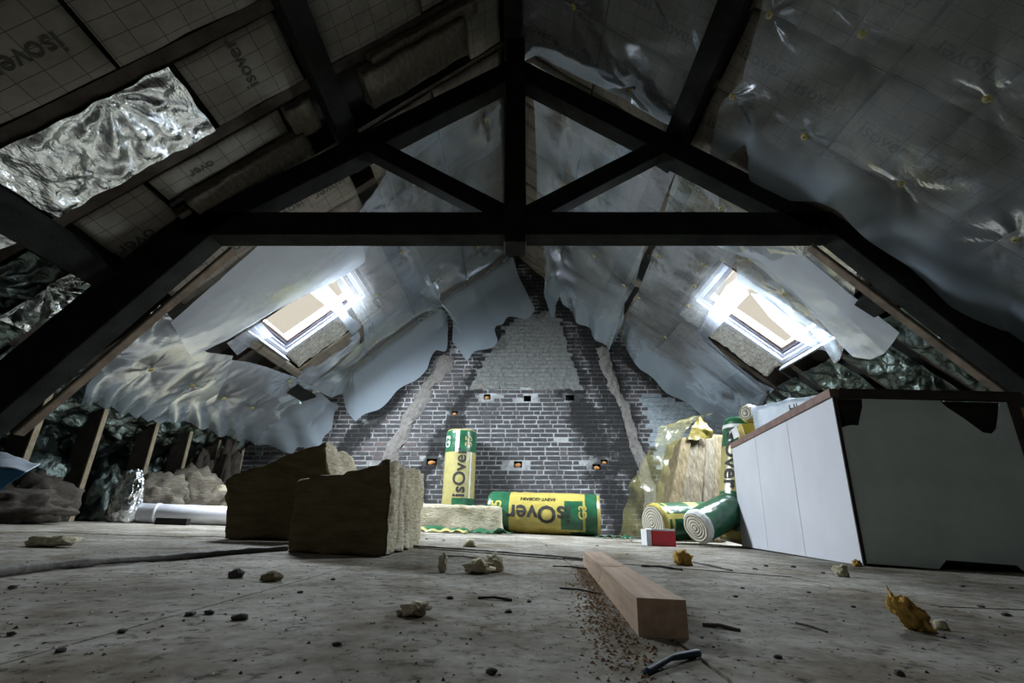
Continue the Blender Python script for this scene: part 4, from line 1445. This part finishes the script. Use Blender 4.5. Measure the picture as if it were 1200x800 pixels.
ribbon('wrapper_scrap', [(-.95, 5.15, 0), (-.6, 5.12, 0), (-.2, 5.2, 0), (.0, 5.22, 0)], .16, 'wrap_green', 'torn green wrapper strip on the floor before the wool slab', 'wrapper', 1.0, .05)
ribbon('wrapper_scrap', [(-1.1, 5.05, 0), (-.8, 5.03, 0), (-.45, 5.0, 0)], .10, 'wrap_olive', 'torn yellow wrapper strip beside the green one', 'wrapper', 2.0, .03)
ribbon('wrapper_scrap', [(.9, 5.35, 0), (1.2, 5.35, 0), (1.33, 5.45, 0)], .10, 'wrap_green', 'small green wrapper tongue before the lying roll', 'wrapper', 3.0, .03)

# rolls beside the cabinet
roll('insulation_roll', 'tall insulation roll with green foot leaning beside the far end of the cabinet', (1.93, 4.25, fz(1.93) + .035), (.24, .05, 1), 1.06, .18,
     [(0, 1, 'wrap_olive'), (0, .06, 'wrap_yellow'), (.06, .36, 'wrap_green'), (.74, .90, 'wrap_green'), (.90, .93, 'wrap_white'), (.93, 1, 'wrap_green')],
     [('isOver', .68, -.55, .20, -1, 'print_black'), ('G3', .28, -.55, .13, 3, 'print_black')], seed=3.0, ends=('wrap_yellow', 'roll_end'))
roll('insulation_roll', 'green banded insulation roll lying end-on next to the red carton', (1.22, 4.30, fz(1.22) + .165), (.85, .42, .03), .80, .16,
     [(0, 1, 'wrap_green'), (0, .06, 'wrap_yellow'), (.10, .14, 'wrap_yellow'), (.45, .62, 'wrap_olive'), (.0, .5, 'wrap_yellow', -.35, -.15)], [], seed=4.0)
roll('insulation_roll', 'cut open wool roll with a spiral end leaning before the green roll', (1.47, 3.98, fz(1.47) + .135), (.80, .40, .30), .50, .135,
     [(0, 1, 'wrap_green'), (0, .10, 'wrap_white')], [], seed=5.0)

# bundle of batts in yellow film leaning on the gable
for k in range(5):
    x0 = 1.50 + k * .135 + (.02 if k > 2 else 0)
    lean = .42 - .04 * k
    w_ = .118
    y0, y1 = 5.0 + .03 * k, 5.55
    zb = fz(x0)
    ht = 1.04 + (.03, .06, .09, .07, .10)[k]
    c8 = [V(x0, y0, zb), V(x0 + w_, y0, zb), V(x0 + w_, y1, zb), V(x0, y1, zb), V(x0 + lean, y0 + .25, zb + ht), V(x0 + w_ + lean, y0 + .25, zb + ht), V(x0 + w_ + lean, y1 + .25, zb + ht), V(x0 + lean, y1 + .25, zb + ht)]
    o = wool('wool_board', c8, 'wool_board', None, (6, 8, 26), .008, 0, 2, 20.0 + k, .006)
    tag(o, 'wool board standing in the leaning bundle by the gable', 'insulation', 'wool boards in the leaning bundle')


def drape(name, quads, m, label, cat, seed, nu=30, nv=40, amp=.02, thick=.0):
    """crumpled film through a 2 x k strip of world points: quads = rows of points"""
    rows = [[V(*p) for p in r] for r in quads]
    def f(u, v):
        j = v * (len(rows) - 1); a = min(int(j), len(rows) - 2); t = j - a
        def row(r):
            i = u * (len(r) - 1); b = min(int(i), len(r) - 2)
            return r[b].lerp(r[b + 1], i - b)
        p = row(rows[a]).lerp(row(rows[a + 1]), t)
        return p + noise.noise_vector(p * 6 + V(seed, 0, 0)) * amp + noise.noise_vector(p * 17 + V(0, seed, 0)) * amp * .5
    o = link(name, grid_mesh(name, nu, nv, f), m, None, None, smooth=True)
    tag(o, label, cat)
    return o


drape('bundle_wrapper', [[(1.02, 4.88, fz(1.0)+.03), (1.18, 4.92, fz(1.2)+.03), (1.46, 4.98, fz(1.4)+.03)], [(1.22, 4.98, .45), (1.35, 5.02, .45), (1.60, 5.06, .45)], [(1.50, 5.1, .88), (1.58, 5.12, .9), (1.80, 5.18, .92)], [(1.66, 5.2, 1.12), (1.86, 5.2, 1.2), (2.1, 5.24, 1.26)], [(1.95, 5.45, 1.2), (2.2, 5.45, 1.25), (2.4, 5.42, 1.32)]],
      'film_yellow', 'crumpled yellow film torn open round the leaning wool boards', 'wrapper', 4.0, amp=.045)
drape('bundle_wrapper', [[(1.96, 5.2, .96), (2.10, 5.22, .99), (2.24, 5.2, 1.0)], [(2.04, 5.22, 1.10), (2.14, 5.22, 1.16), (2.24, 5.22, 1.12)], [(2.14, 5.26, 1.24), (2.17, 5.26, 1.28), (2.2, 5.26, 1.22)]],
      'film_mustard', 'twisted yellow film tuft on top of the wool bundle', 'wrapper', 5.0, 14, 16, .04)

# red carton
p = fl(777, 640)
R_ = Matrix.Translation((p.x, p.y + .06, fz(p.x))) @ Matrix.Rotation(.12, 4, 'Z') @ Matrix.Rotation(.035, 4, 'Y')
c = empty('small_carton', mw=R_)
tag(c, 'small red carton with a white lid end on the floor by the rolls', 'box')
for nm, ext, m in (('carton_body', (-.085, .095, -.06, .06, .0, .105), 'red_carton'), ('carton_lid', (-.087, .096, -.061, .062, .105, .118), 'white_carton')):
    o = box(nm, ext, m, None, None, .003); o.parent = c
o = box('carton_flap', (-.125, -.087, -.055, .055, .0, .112), 'white_carton', None, None, .003); o.parent = c

# ================================================================== CABINET
P0 = fl(1012, 663)
yaw = math.radians(-9.0)
CW, CD, CHT = .79, 1.80, .82
Mc = Matrix.Translation((P0.x, P0.y, P0.z)) @ Matrix.Rotation(yaw, 4, 'Z') @ Matrix.Rotation(math.radians(3.8), 4, 'Y')
cab = empty('white_cabinet', mw=Mc)
tag(cab, 'long white panelled cabinet with brown rims and torn grey hardboard end', 'cabinet')


def cpart(nm, ext, m, bev=.003, label=None):
    o = box(nm, ext, m, None, None, bev); o.parent = cab
    if label: o['label'] = label
    return o


# left side in three panels
for k in range(3):
    y0, y1 = CD * k / 3 + .001, CD * (k + 1) / 3 - .001
    cpart('side_panel', (0, .018, y0 + (.002 if k else 0), y1, .0, CHT - .045), 'cabinet_white')
cpart('side_panel', (CW - .018, CW, .0, CD, .0, CHT - .045), 'cabinet_white')
cpart('back_panel', (.018, CW - .018, CD - .018, CD, .0, CHT - .045), 'cabinet_white')
cpart('bottom_panel', (.018, CW - .018, .03, CD - .02, .05, .07), 'cabinet_inside')
cpart('shade_panel', (.02, CW - .02, .05, .06, .07, CHT - .05), 'cabinet_inside')  # dark sheet added behind the tears to paint the shade inside
cpart('edge_rim', (-.012, .03, -.004, CD, CHT - .045, CHT), 'cabinet_rim', .004, 'worn reddish brown rim')
cpart('edge_rim', (.03, CW + .03, -.012, .03, CHT - .045, CHT), 'cabinet_rim_dark', .004, 'dark brown rim')
cpart('edge_rim', (CW - .02, CW + .02, .03, CD, CHT - .045, CHT), 'cabinet_rim_dark', .004)
cpart('corner_post', (CW - .035, CW + .012, -.006, .03, .0, CHT - .045), 'cabinet_rim_dark', .004)
cpart('corner_post', (-.002, .012, -.008, .002, .0, CHT - .045), 'cabinet_inside', .001)
cpart('top_board', (.03, CW - .02, .03, CD - .02, CHT - .06, CHT - .045), 'cabinet_inside')
# hardboard end with torn upper corners and a cut foot
W2 = CW - .035
hb = [(.012, .012), (.30, .012), (.335, .05), (.60, .05), (.635, .012), (W2, .012), (W2, CHT - .05), (.725, CHT - .055), (.70, CHT - .13), (.68, CHT - .18), (.655, CHT - .205), (.62, CHT - .20), (.557, CHT - .135), (.50, CHT - .085), (.473, CHT - .05),
      (.135, CHT - .05), (.130, CHT - .09), (.115, CHT - .13), (.095, CHT - .185), (.06, CHT - .185), (.04, CHT - .19), (.012, CHT - .20)]
bm = bmesh.new()
f0 = [bm.verts.new((x, .0, z)) for x, z in hb]
f1 = [bm.verts.new((x, .005, z)) for x, z in hb]
bm.faces.new(f0); bm.faces.new(f1[::-1])
for k in range(len(hb)):
    bm.faces.new((f0[k], f1[k], f1[(k + 1) % len(hb)], f0[(k + 1) % len(hb)]))
bmesh.ops.recalc_face_normals(bm, faces=bm.faces[:])
bmesh.ops.triangulate(bm, faces=[f for f in bm.faces if len(f.verts) > 4])
me = bpy.data.meshes.new('hardboard_end'); bm.to_mesh(me); bm.free()
o = link('hardboard_end', me, 'hardboard'); o.parent = cab
o['label'] = 'grey hardboard sheet with torn upper corners'


# packs on and behind the cabinet
def cw(x, y, z):
    return Mc @ V(x, y, z)


def foot(pts, h0, h1):
    return [cw(x, y, CHT + .003) for x, y in pts] + [cw(x, y, CHT + h) for (x, y), h in zip(pts, (h0, h1, h1, h0))]


c8 = foot(((.06, 1.36), (.40, .58), (.62, .68), (.27, 1.46)), .22, .17)
o = wool('wrapped_pack', c8, 'bag_white', None, (14, 8, 5), .016, 2, 1, 31.0, .0)
tag(o, 'pale blue plastic wrapped pack lying on the cabinet', 'pack')
tm = text_mesh('HI', .085, .001).copy(); tm.materials.append(M['print_ink'])
q0, q1 = c8[0], c8[1]
ex = (q1 - q0).normalized(); ez = V(0, 0, 1); ez = (ez - ex * ez.dot(ex)).normalized()
mm = Matrix((ex, ez, ex.cross(ez))).transposed().to_4x4(); mm.translation = q0.lerp(q1, .5) + V(0, 0, .12) + ex.cross(ez) * .024
lo = bpy.data.objects.new('lettering', tm); COL.objects.link(lo); lo.parent = o; lo.matrix_parent_inverse = o.matrix_world.inverted(); lo.matrix_basis = mm
c8 = foot(((.12, .28), (.54, .20), (.58, .42), (.16, .48)), .055, .06)
o = wool('wrapped_pack', c8, 'wrap_olive', None, (10, 6, 4), .010, 2, 1, 32.0, .0)
tag(o, 'flat yellow wrapped pack on the near half of the cabinet top', 'pack')
# folded yellow carton and a wool end at the far corner of the cabinet
o = hexa('folded_carton', [cw(.03, 1.50, CHT + .002), cw(.24, 1.40, CHT + .002), cw(.26, 1.66, CHT + .002), cw(.05, 1.74, CHT + .002), cw(.01, 1.50, CHT + .115), cw(.22, 1.40, CHT + .115), cw(.24, 1.66, CHT + .115), cw(.03, 1.74, CHT + .115)], 'wrap_bright_yellow', None, .004)
tag(o, 'yellow folded carton on the far corner of the cabinet', 'carton')
pp = [cw(.008, 1.54, CHT + .02), cw(.008, 1.70, CHT + .02), cw(-.008, 1.70, CHT + .10), cw(-.008, 1.54, CHT + .10)]
nn = (cw(-1, 0, 0) - cw(0, 0, 0)).normalized() * .012
me = mesh_py('carton_label', [p + nn - o.matrix_world.translation for p in pp], [(0, 1, 2, 3)])
l_ = link('carton_label', me, 'white_carton'); l_.parent = o
roll('insulation_roll', 'short cut wool roll resting on the yellow carton at the cabinet end', cw(.05, 1.5, CHT + .205), tuple(cw(.3, 1.75, CHT) - cw(0, 1.5, CHT)), .34, .075, [(0, 1, 'wrap_olive')], [], seed=8.0)
# roll standing behind the cabinet's right end
roll('insulation_roll', 'yellow and green roll standing in the corner behind the cabinet end', cw(1.20, .55, -.08), (.0, .03, 1), 1.0, .20,
     [(0, 1, 'wrap_green'), (.55, .66, 'wrap_yellow'), (.7, .8, 'wrap_yellow'), (.86, .92, 'wrap_yellow')], [('is', .78, -.2, .2, 3, 'wrap_yellow')], seed=9.0)

# ================================================================== FOREGROUND: WOOL BLOCKS, PLANK, CABLE
zf = fz
c8 = [V(-.80, 1.80, zf(-.80)), V(-.435, 1.73, zf(-.44)), V(-.46, 2.52, zf(-.46)), V(-.90, 2.55, zf(-.9)),
      V(-.82, 1.83, .262), V(-.445, 1.75, .338), V(-.47, 2.52, .375), V(-.90, 2.55, .36)]
o = wool('wool_block', c8, 'wool', None, (26, 34, 22), .014, 1, 4, 40.0, .03, skin='wool_skin')
tag(o, 'squarish layered wool block standing on the floor, its edge frayed and lit', 'insulation')
c8 = [V(-1.44, 2.50, zf(-1.44)), V(-.92, 2.60, zf(-.92)), V(-.86, 2.92, zf(-.86)), V(-1.38, 2.85, zf(-1.38)),
      V(-1.50, 2.52, .335), V(-1.03, 2.58, .545), V(-.96, 2.90, .50), V(-1.42, 2.86, .30)]
o = wool('wool_block', c8, 'wool', None, (26, 14, 24), .018, 1, 2, 41.0, .018, skin='wool_skin')
tag(o, 'dark tilted wool block with a raised corner behind the layered block', 'insulation')

# sawn plank
pa, pb = fl(778, 748), fl(694, 662)
pa.z = fz(pa.x); pb.z = fz(pb.x)
d = (pb - pa); L = d.length; d.normalize()
up = V(SL, 0, 1).normalized(); sd = d.cross(up).normalized(); up = sd.cross(d).normalized()
mw = Matrix((sd, d, up)).transposed().to_4x4(); mw.translation = pa
bm = bmesh.new()
NS = 40
rows = []
for i in range(NS + 1):
    y = L * i / NS
    notch = .016 * math.exp(-((i / NS - .47) / .03) ** 2)
    j = .0012 * noise.noise(V(i * .7, 0, 0))
    rows.append([bm.verts.new(p) for p in ((-.031 + j, y, .0), (.031, y, .0), (.031, y, .044 + j), (-.031 + j + notch, y, .044 - notch * .6))])
for i in range(NS):
    for k in range(4):
        bm.faces.new((rows[i][k], rows[i][(k + 1) % 4], rows[i + 1][(k + 1) % 4], rows[i + 1][k]))
bm.faces.new(rows[0][::-1]); bm.faces.new(rows[-1])
bmesh.ops.recalc_face_normals(bm, faces=bm.faces[:])
me = bpy.data.meshes.new('wood_batten'); bm.to_mesh(me); bm.free()
o = link('wood_batten', me, 'fresh_wood', None, mw)
tag(o, 'short sawn pinkish wooden batten lying on the floor', 'batten')

# raised seam / cable along the joint on the left
def tube(name, pts, r, m, label, cat, seg=8, wob=.004):
    pl = resample(pts, max(24, 6 * len(pts)))
    vs, fs = [], []
    n = len(pl)
    for i, p in enumerate(pl):
        d = (pl[min(i + 1, n - 1)] - pl[max(i - 1, 0)]).normalized()
        a = d.cross(V(0, 0, 1)).normalized(); b = a.cross(d)
        rr = r * (1 + .45 * noise.noise(p * 14) + .3 * noise.noise(p * 37))
        for k in range(seg):
            t = 2 * math.pi * k / seg
            vs.append(p + a * math.cos(t) * rr + b * math.sin(t) * rr + V(noise.noise(p * 9) * wob, 0, 0))
    for i in range(n - 1):
        for k in range(seg):
            fs.append((i * seg + k, i * seg + (k + 1) % seg, (i + 1) * seg + (k + 1) % seg, (i + 1) * seg + k))
    fs.append(tuple(range(seg))[::-1]); fs.append(tuple((n - 1) * seg + k for k in range(seg)))
    o = link(name, mesh_py(name, vs, fs), m, None, None, smooth=True)
    tag(o, label, cat)
    return o


pts = []
for x, y in ((-60, 684), (0, 675), (60, 667), (120, 662), (200, 657), (270, 650), (335, 645)):
    p = fl(x, y); pts.append((p.x, p.y, fz(p.x) + .008))
tube('floor_strip', pts, .009, 'strip_dark', 'dusty dark cable lying along the floor joint beside the wool blocks', 'cable')
pts = []
for x, y in ((478, 641), (520, 644), (560, 647), (610, 651), (650, 654), (690, 658)):
    p = fl(x, y); pts.append((p.x, p.y, fz(p.x) + .006))
tube('floor_strip', pts, .006, 'strip_dark', 'thin dark strip along the floor seam between wool block and batten', 'cable')  # tube laid along the board seam to draw its dark line

# ================================================================== LEFT EAVES CLUTTER
# white tube
a_, b_ = fl(150, 613), fl(262, 612)
Rt = .085
ta, tb = V(-3.55, 4.45, fz(-3.55) + Rt), V(-2.35, 4.75, fz(-2.35) + Rt)
tube_root = empty('white_tube', mw=Matrix.Translation((ta + tb) / 2 - V(0, 0, Rt)))
tag(tube_root, 'white plastic pipe lying on the floor before the upright planks', 'pipe')
dd = (tb - ta).normalized(); aa = dd.cross(V(0, 0, 1)).normalized(); bb = aa.cross(dd)
vs, fs = [], []
SEG = 28
for rr, flip in ((Rt, 0), (Rt * .86, 1)):
    for p in (ta, tb):
        for k in range(SEG):
            t = 2 * math.pi * k / SEG
            vs.append(p + (aa * math.cos(t) + bb * math.sin(t)) * rr)
for k in range(SEG):
    k2 = (k + 1) % SEG
    fs += [(k, k2, SEG + k2, SEG + k), (2 * SEG + k2, 2 * SEG + k, 3 * SEG + k, 3 * SEG + k2), (k2, k, 2 * SEG + k, 2 * SEG + k2), (SEG + k, SEG + k2, 3 * SEG + k2, 3 * SEG + k)]
o = link('pipe_wall', mesh_py('pipe_wall', [v - tube_root.location for v in vs], fs), 'tube_white', None, None, smooth=True); o.parent = tube_root
vs, fs = [], []
for rr in (Rt * 1.0, Rt * 1.06):
    for s in (0.0, .03):
        for k in range(SEG):
            t = 2 * math.pi * k / SEG
            vs.append(ta + dd * (s + .28) + (aa * math.cos(t) + bb * math.sin(t)) * rr - tube_root.location)
for k in range(SEG):
    k2 = (k + 1) % SEG
    fs += [(2 * SEG + k, 2 * SEG + k2, 3 * SEG + k2, 3 * SEG + k), (k, k2, 2 * SEG + k2, 2 * SEG + k), (SEG + k2, SEG + k, 3 * SEG + k, 3 * SEG + k2)]
o = link('pipe_collar', mesh_py('pipe_collar', vs, fs), 'tube_white', None, None, smooth=True); o.parent = tube_root
# dark box offcut before the pipe
p = fl(205, 614)
o = box('box_offcut', (-.13, .13, -.03, .03, 0, .055), 'hole_dark', None, Matrix.Translation((-2.95, 4.30, fz(-2.95))) @ Matrix.Rotation(.1, 4, 'Z') @ Matrix.Rotation(SL, 4, 'Y'), .004)
tag(o, 'dark offcut of plastic channel leaning against the white pipe', 'offcut')
# crumpled silver bag
def clump(name, cen, size, m, label, cat, seed, amp=.35, sub=4, group=None, rot=0.0, freq=2.2, lean=0.0):
    bm = bmesh.new()
    bmesh.ops.create_icosphere(bm, subdivisions=sub, radius=1)
    zmin = 0
    for v in bm.verts:
        p = v.co.copy()
        k = 1 + amp * noise.noise(p * freq + V(seed, seed * 1.7, 0)) + amp * .5 * noise.noise(p * freq * 2.6 + V(seed, 0, 3)) + amp * .25 * noise.noise(p * freq * 6 + V(0, seed, 3))
        v.co = V(p.x * k * size[0] * (1 - .45 * max(0, p.z) * (lean != 0)) + lean * p.z * size[2], p.y * k * size[1], p.z * k * size[2])
    bmesh.ops.rotate(bm, verts=bm.verts[:], cent=(0, 0, 0), matrix=Matrix.Rotation(rot, 3, 'Z'))
    zmin = min(v.co.z for v in bm.verts)
    for v in bm.verts:
        v.co.z = max(v.co.z, zmin * .55) - zmin * .55
    me = bpy.data.meshes.new(name); bm.to_mesh(me); bm.free()
    o = link(name, me, m, None, Matrix.Translation(cen), smooth=True)
    tag(o, label, cat, group)
    return o


clump('foil_bag', (-3.50, 4.42, fz(-3.5)), (.13, .08, .28), 'foil', 'crumpled silver foil bag standing between the upright planks', 'foil', 1.0, .16, 5, freq=2.6)
rc = random.Random(21)
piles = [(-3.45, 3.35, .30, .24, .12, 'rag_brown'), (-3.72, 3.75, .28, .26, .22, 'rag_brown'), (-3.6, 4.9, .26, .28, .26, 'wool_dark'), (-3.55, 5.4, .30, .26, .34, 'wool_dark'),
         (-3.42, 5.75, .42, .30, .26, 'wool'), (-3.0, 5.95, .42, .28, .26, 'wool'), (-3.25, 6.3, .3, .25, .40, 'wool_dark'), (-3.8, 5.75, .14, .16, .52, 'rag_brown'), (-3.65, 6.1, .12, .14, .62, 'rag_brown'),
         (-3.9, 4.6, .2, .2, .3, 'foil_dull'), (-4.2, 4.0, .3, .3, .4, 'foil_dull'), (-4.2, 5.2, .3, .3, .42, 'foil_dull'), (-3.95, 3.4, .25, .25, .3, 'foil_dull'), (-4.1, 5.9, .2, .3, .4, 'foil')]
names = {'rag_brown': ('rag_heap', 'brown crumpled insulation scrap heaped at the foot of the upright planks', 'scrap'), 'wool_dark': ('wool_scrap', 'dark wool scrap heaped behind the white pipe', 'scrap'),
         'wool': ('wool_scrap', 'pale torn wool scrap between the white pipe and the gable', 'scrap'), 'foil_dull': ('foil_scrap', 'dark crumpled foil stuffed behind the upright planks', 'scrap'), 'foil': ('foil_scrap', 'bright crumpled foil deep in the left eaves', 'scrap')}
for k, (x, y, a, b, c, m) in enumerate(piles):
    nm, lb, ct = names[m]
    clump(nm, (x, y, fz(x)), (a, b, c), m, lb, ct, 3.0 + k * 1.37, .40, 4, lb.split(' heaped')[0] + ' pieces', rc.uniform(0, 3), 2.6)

# blue and white bag at the far left
bag = empty('blue_bag', (-3.35, 2.92, fz(-3.35)))
tag(bag, 'folded white plastic bag with a blue printed panel hanging by the left truss leg', 'bag')
def bag_pt(x, y, Y):
    return atY(x, y, Y)
def strip(nm, m, rows, seed, amp=.012):
    rows = [[atY(*p) for p in r] for r in rows]
    def f(u, v):
        j = v * (len(rows) - 1); a = min(int(j), len(rows) - 2); t = j - a
        def row(r):
            i = u * (len(r) - 1); b = min(int(i), len(r) - 2)
            return r[b].lerp(r[b + 1], i - b)
        p = row(rows[a]).lerp(row(rows[a + 1]), t)
        return p + noise.noise_vector(p * 8 + V(seed, 0, 0)) * amp - V(-3.35, 2.92, fz(-3.35))
    me = grid_mesh(nm, 20, 12, f)
    o = link(nm, me, m, None, None, smooth=True); o.parent = bag
    md = o.modifiers.new('thickness', 'SOLIDIFY'); md.thickness = .004
    return o
strip('bag_top', 'bag_white', [[(-60, 520, 3.1), (5, 530, 3.05), (30, 540, 3.0), (47, 543, 2.95)], [(-60, 545, 2.8), (0, 548, 2.8), (20, 550, 2.8), (30, 553, 2.8)]], 1)
strip('bag_panel', 'bag_blue', [[(-60, 544, 2.8), (0, 547, 2.8), (18, 549, 2.8), (30, 552, 2.8)], [(-60, 590, 2.85), (-20, 586, 2.85), (0, 575, 2.85), (30, 553, 2.8)]], 2)

# ================================================================== FLOOR DEBRIS
def chip(px, py, sx, sy, sz, m, label, cat, seed, sub=2, amp=.4, rot=0.0, group=None, name='debris_chip', lean=0.0):
    p = fl(px, py)
    return clump(name, (p.x, p.y, fz(p.x) + .001), (sx, sy, sz), m, label, cat, seed, amp, sub, group, rot, lean=lean)


chip(560, 672, .035, .03, .018, 'tuft_pale', 'pale wool tuft on the floor before the wool block', 'wool tuft', 1.0, 3, .7, name='wool_tuft')
chip(577, 670, .028, .025, .024, 'tuft_pale', 'rounded pale wool tuft joined to a flat one on the floor', 'wool tuft', 2.0, 3, .6, name='wool_tuft')
chip(519, 671, .012, .012, .022, 'tuft_pale', 'small pointed wool tuft standing on the floor', 'wool tuft', 3.0, 3, .7, name='wool_tuft')
chip(483, 722, .022, .014, .010, 'tuft_pale', 'flat wool tuft with a dark chip beside it', 'wool tuft', 4.0, 3, .7, name='wool_tuft')
chip(318, 681, .020, .016, .011, 'stone_olive', 'round olive wool crumb on the floor near the cable', 'crumb', 5.0, 3, .3, name='wool_crumb')
chip(276, 677, .016, .013, .010, 'chip_dark', 'dark round crumb beside the olive one', 'crumb', 6.0, 3, .4, name='dark_crumb')
chip(1074, 740, .019, .013, .026, 'tuft_amber', 'amber torn wool tuft standing on the floor before the cabinet', 'wool tuft', 7.0, 4, .9, lean=-.75, name='wool_tuft')
chip(1104, 738, .009, .008, .009, 'tuft_pale', 'tiny pale wool crumb next to the amber tuft', 'crumb', 8.0, 2, .4, name='wool_crumb')
chip(800, 663, .03, .03, .03, 'tuft_amber', 'yellow wool tuft on the floor beyond the batten', 'wool tuft', 9.0, 3, .6, name='wool_tuft')
chip(1005, 664, .018, .016, .016, 'tuft_amber', 'small amber wool crumb at the cabinet corner', 'crumb', 10.0, 3, .5, name='wool_crumb')
chip(988, 676, .02, .018, .02, 'tuft_pale', 'pale wool tuft on the floor below the cabinet corner', 'wool tuft', 11.0, 3, .6, name='wool_tuft')
chip(550, 642, .04, .03, .025, 'tuft_pale', 'olive wool crumb far out on the floor before the wool slab', 'crumb', 12.0, 2, .5, name='wool_crumb')
chip(62, 640, .07, .04, .02, 'tuft_pale', 'flat pale wool flake on the left floor', 'wool tuft', 13.0, 3, .6, name='wool_tuft')
# dark sticks
for k, (x0, y0, x1, y1, r, lb) in enumerate(((656, 690, 704, 697, .0032, 'short dark nail lying before the batten'), (648, 664, 690, 668, .004, 'dark stick near the far end of the batten'), (752, 664, 800, 669, .006, 'dark splinter beyond the batten'),
                                             (812, 660, 858, 670, .006, 'long dark splinter between batten and cabinet'), (933, 731, 970, 742, .003, 'thin dark twig on the right floor'), (824, 734, 868, 741, .004, 'brown twig beside the batten end'),
                                             (560, 702, 600, 705, .004, 'short dark splinter on the middle floor'), (522, 652, 560, 655, .004, 'short dark splinter by the floor seam'))):
    a, b = fl(x0, y0), fl(x1, y1)
    tube('dark_stick', [(a.x, a.y, fz(a.x) + r * .6), ((a.x + b.x) / 2, (a.y + b.y) / 2 + .004, fz(a.x) + r * .9), (b.x, b.y, fz(b.x) + r * .6)], r * .6, 'chip_dark', lb, 'stick', 6, .001)
a, b = fl(757, 792), fl(818, 770)
tube('blue_strip', [(a.x, a.y, fz(a.x) + .003), ((a.x + b.x) / 2, (a.y + b.y) / 2 + .004, fz(a.x) + .005), (b.x, b.y, fz(b.x) + .004)], .0034, 'blue_plastic', 'curved dark blue plastic strip on the floor by the batten end', 'strip')
# medium dark chips
for k, (x, y, s) in enumerate(((527, 702, .010), (596, 718, .010), (620, 706, .008), (576, 790, .010), (395, 757, .008), (352, 695, .008), (390, 680, .009), (222, 722, .012), (245, 720, .012), (280, 727, .016), (14, 690, .010),
                               (70, 765, .008), (143, 742, .009), (12, 745, .008), (948, 695, .008), (1000, 712, .008), (870, 690, .008), (862, 700, .009), (912, 772, .008), (1055, 792, .009), (1105, 748, .007), (1150, 712, .010), (1180, 722, .012), (1128, 688, .012), (1185, 690, .010),
                               (885, 668, .016), (898, 664, .014), (930, 665, .016), (965, 672, .012), (640, 640, .018), (600, 646, .012), (700, 640, .018), (740, 634, .02), (735, 650, .014), (500, 632, .02), (520, 634, .02))):
    chip(x, y, s * .65, s * .5, s * .28, 'chip_dark', 'small dark bark-like chip scattered on the dusty floor', 'chip', 30.0 + k, 2, .5, k * .7, 'dark chips scattered on the floor')
# sawdust along the batten and fine crumbs everywhere
rs = random.Random(9)
def crumbs(name, n, place, size, m, label):
    vs, fs = [], []
    for _ in range(n):
        x, y = place()
        s = size * rs.uniform(.4, 1.6)
        b = len(vs)
        a = rs.uniform(0, 6.28)
        z = fz(x)
        for k in range(3):
            t = a + k * 2.1 + rs.uniform(-.3, .3)
            vs.append(V(x + s * math.cos(t), y + s * 1.2 * math.sin(t), z + .0005))
        vs.append(V(x, y, z + s * rs.uniform(.5, 1.1)))
        fs += [(b, b + 1, b + 3), (b + 1, b + 2, b + 3), (b + 2, b, b + 3)]
    o = link(name, mesh_py(name, vs, fs), m)
    tag(o, label, 'debris', kind='stuff')


def on_floor():
    y = .35 + 5.8 * rs.random() ** 1.9
    return min(max(rs.uniform(-1.1, 1.25) * (y * 1.05 + .1), -3.6), 4.0), y
def by_batten():
    t = rs.random() ** .8
    p = fl(752, 800).lerp(fl(690, 665), t)
    return p.x + rs.gauss(-.012, .022), p.y + rs.gauss(0, .02)
crumbs('dark_grit', 3600, on_floor, .0020, 'chip_dark', 'fine dark grit strewn over the whole floor')
crumbs('pale_grit', 1600, on_floor, .0019, 'tuft_pale', 'fine pale wool crumbs strewn over the whole floor')
crumbs('sawdust', 2600, by_batten, .0026, 'sawdust', 'brown sawdust line along the floor joint beside the batten')
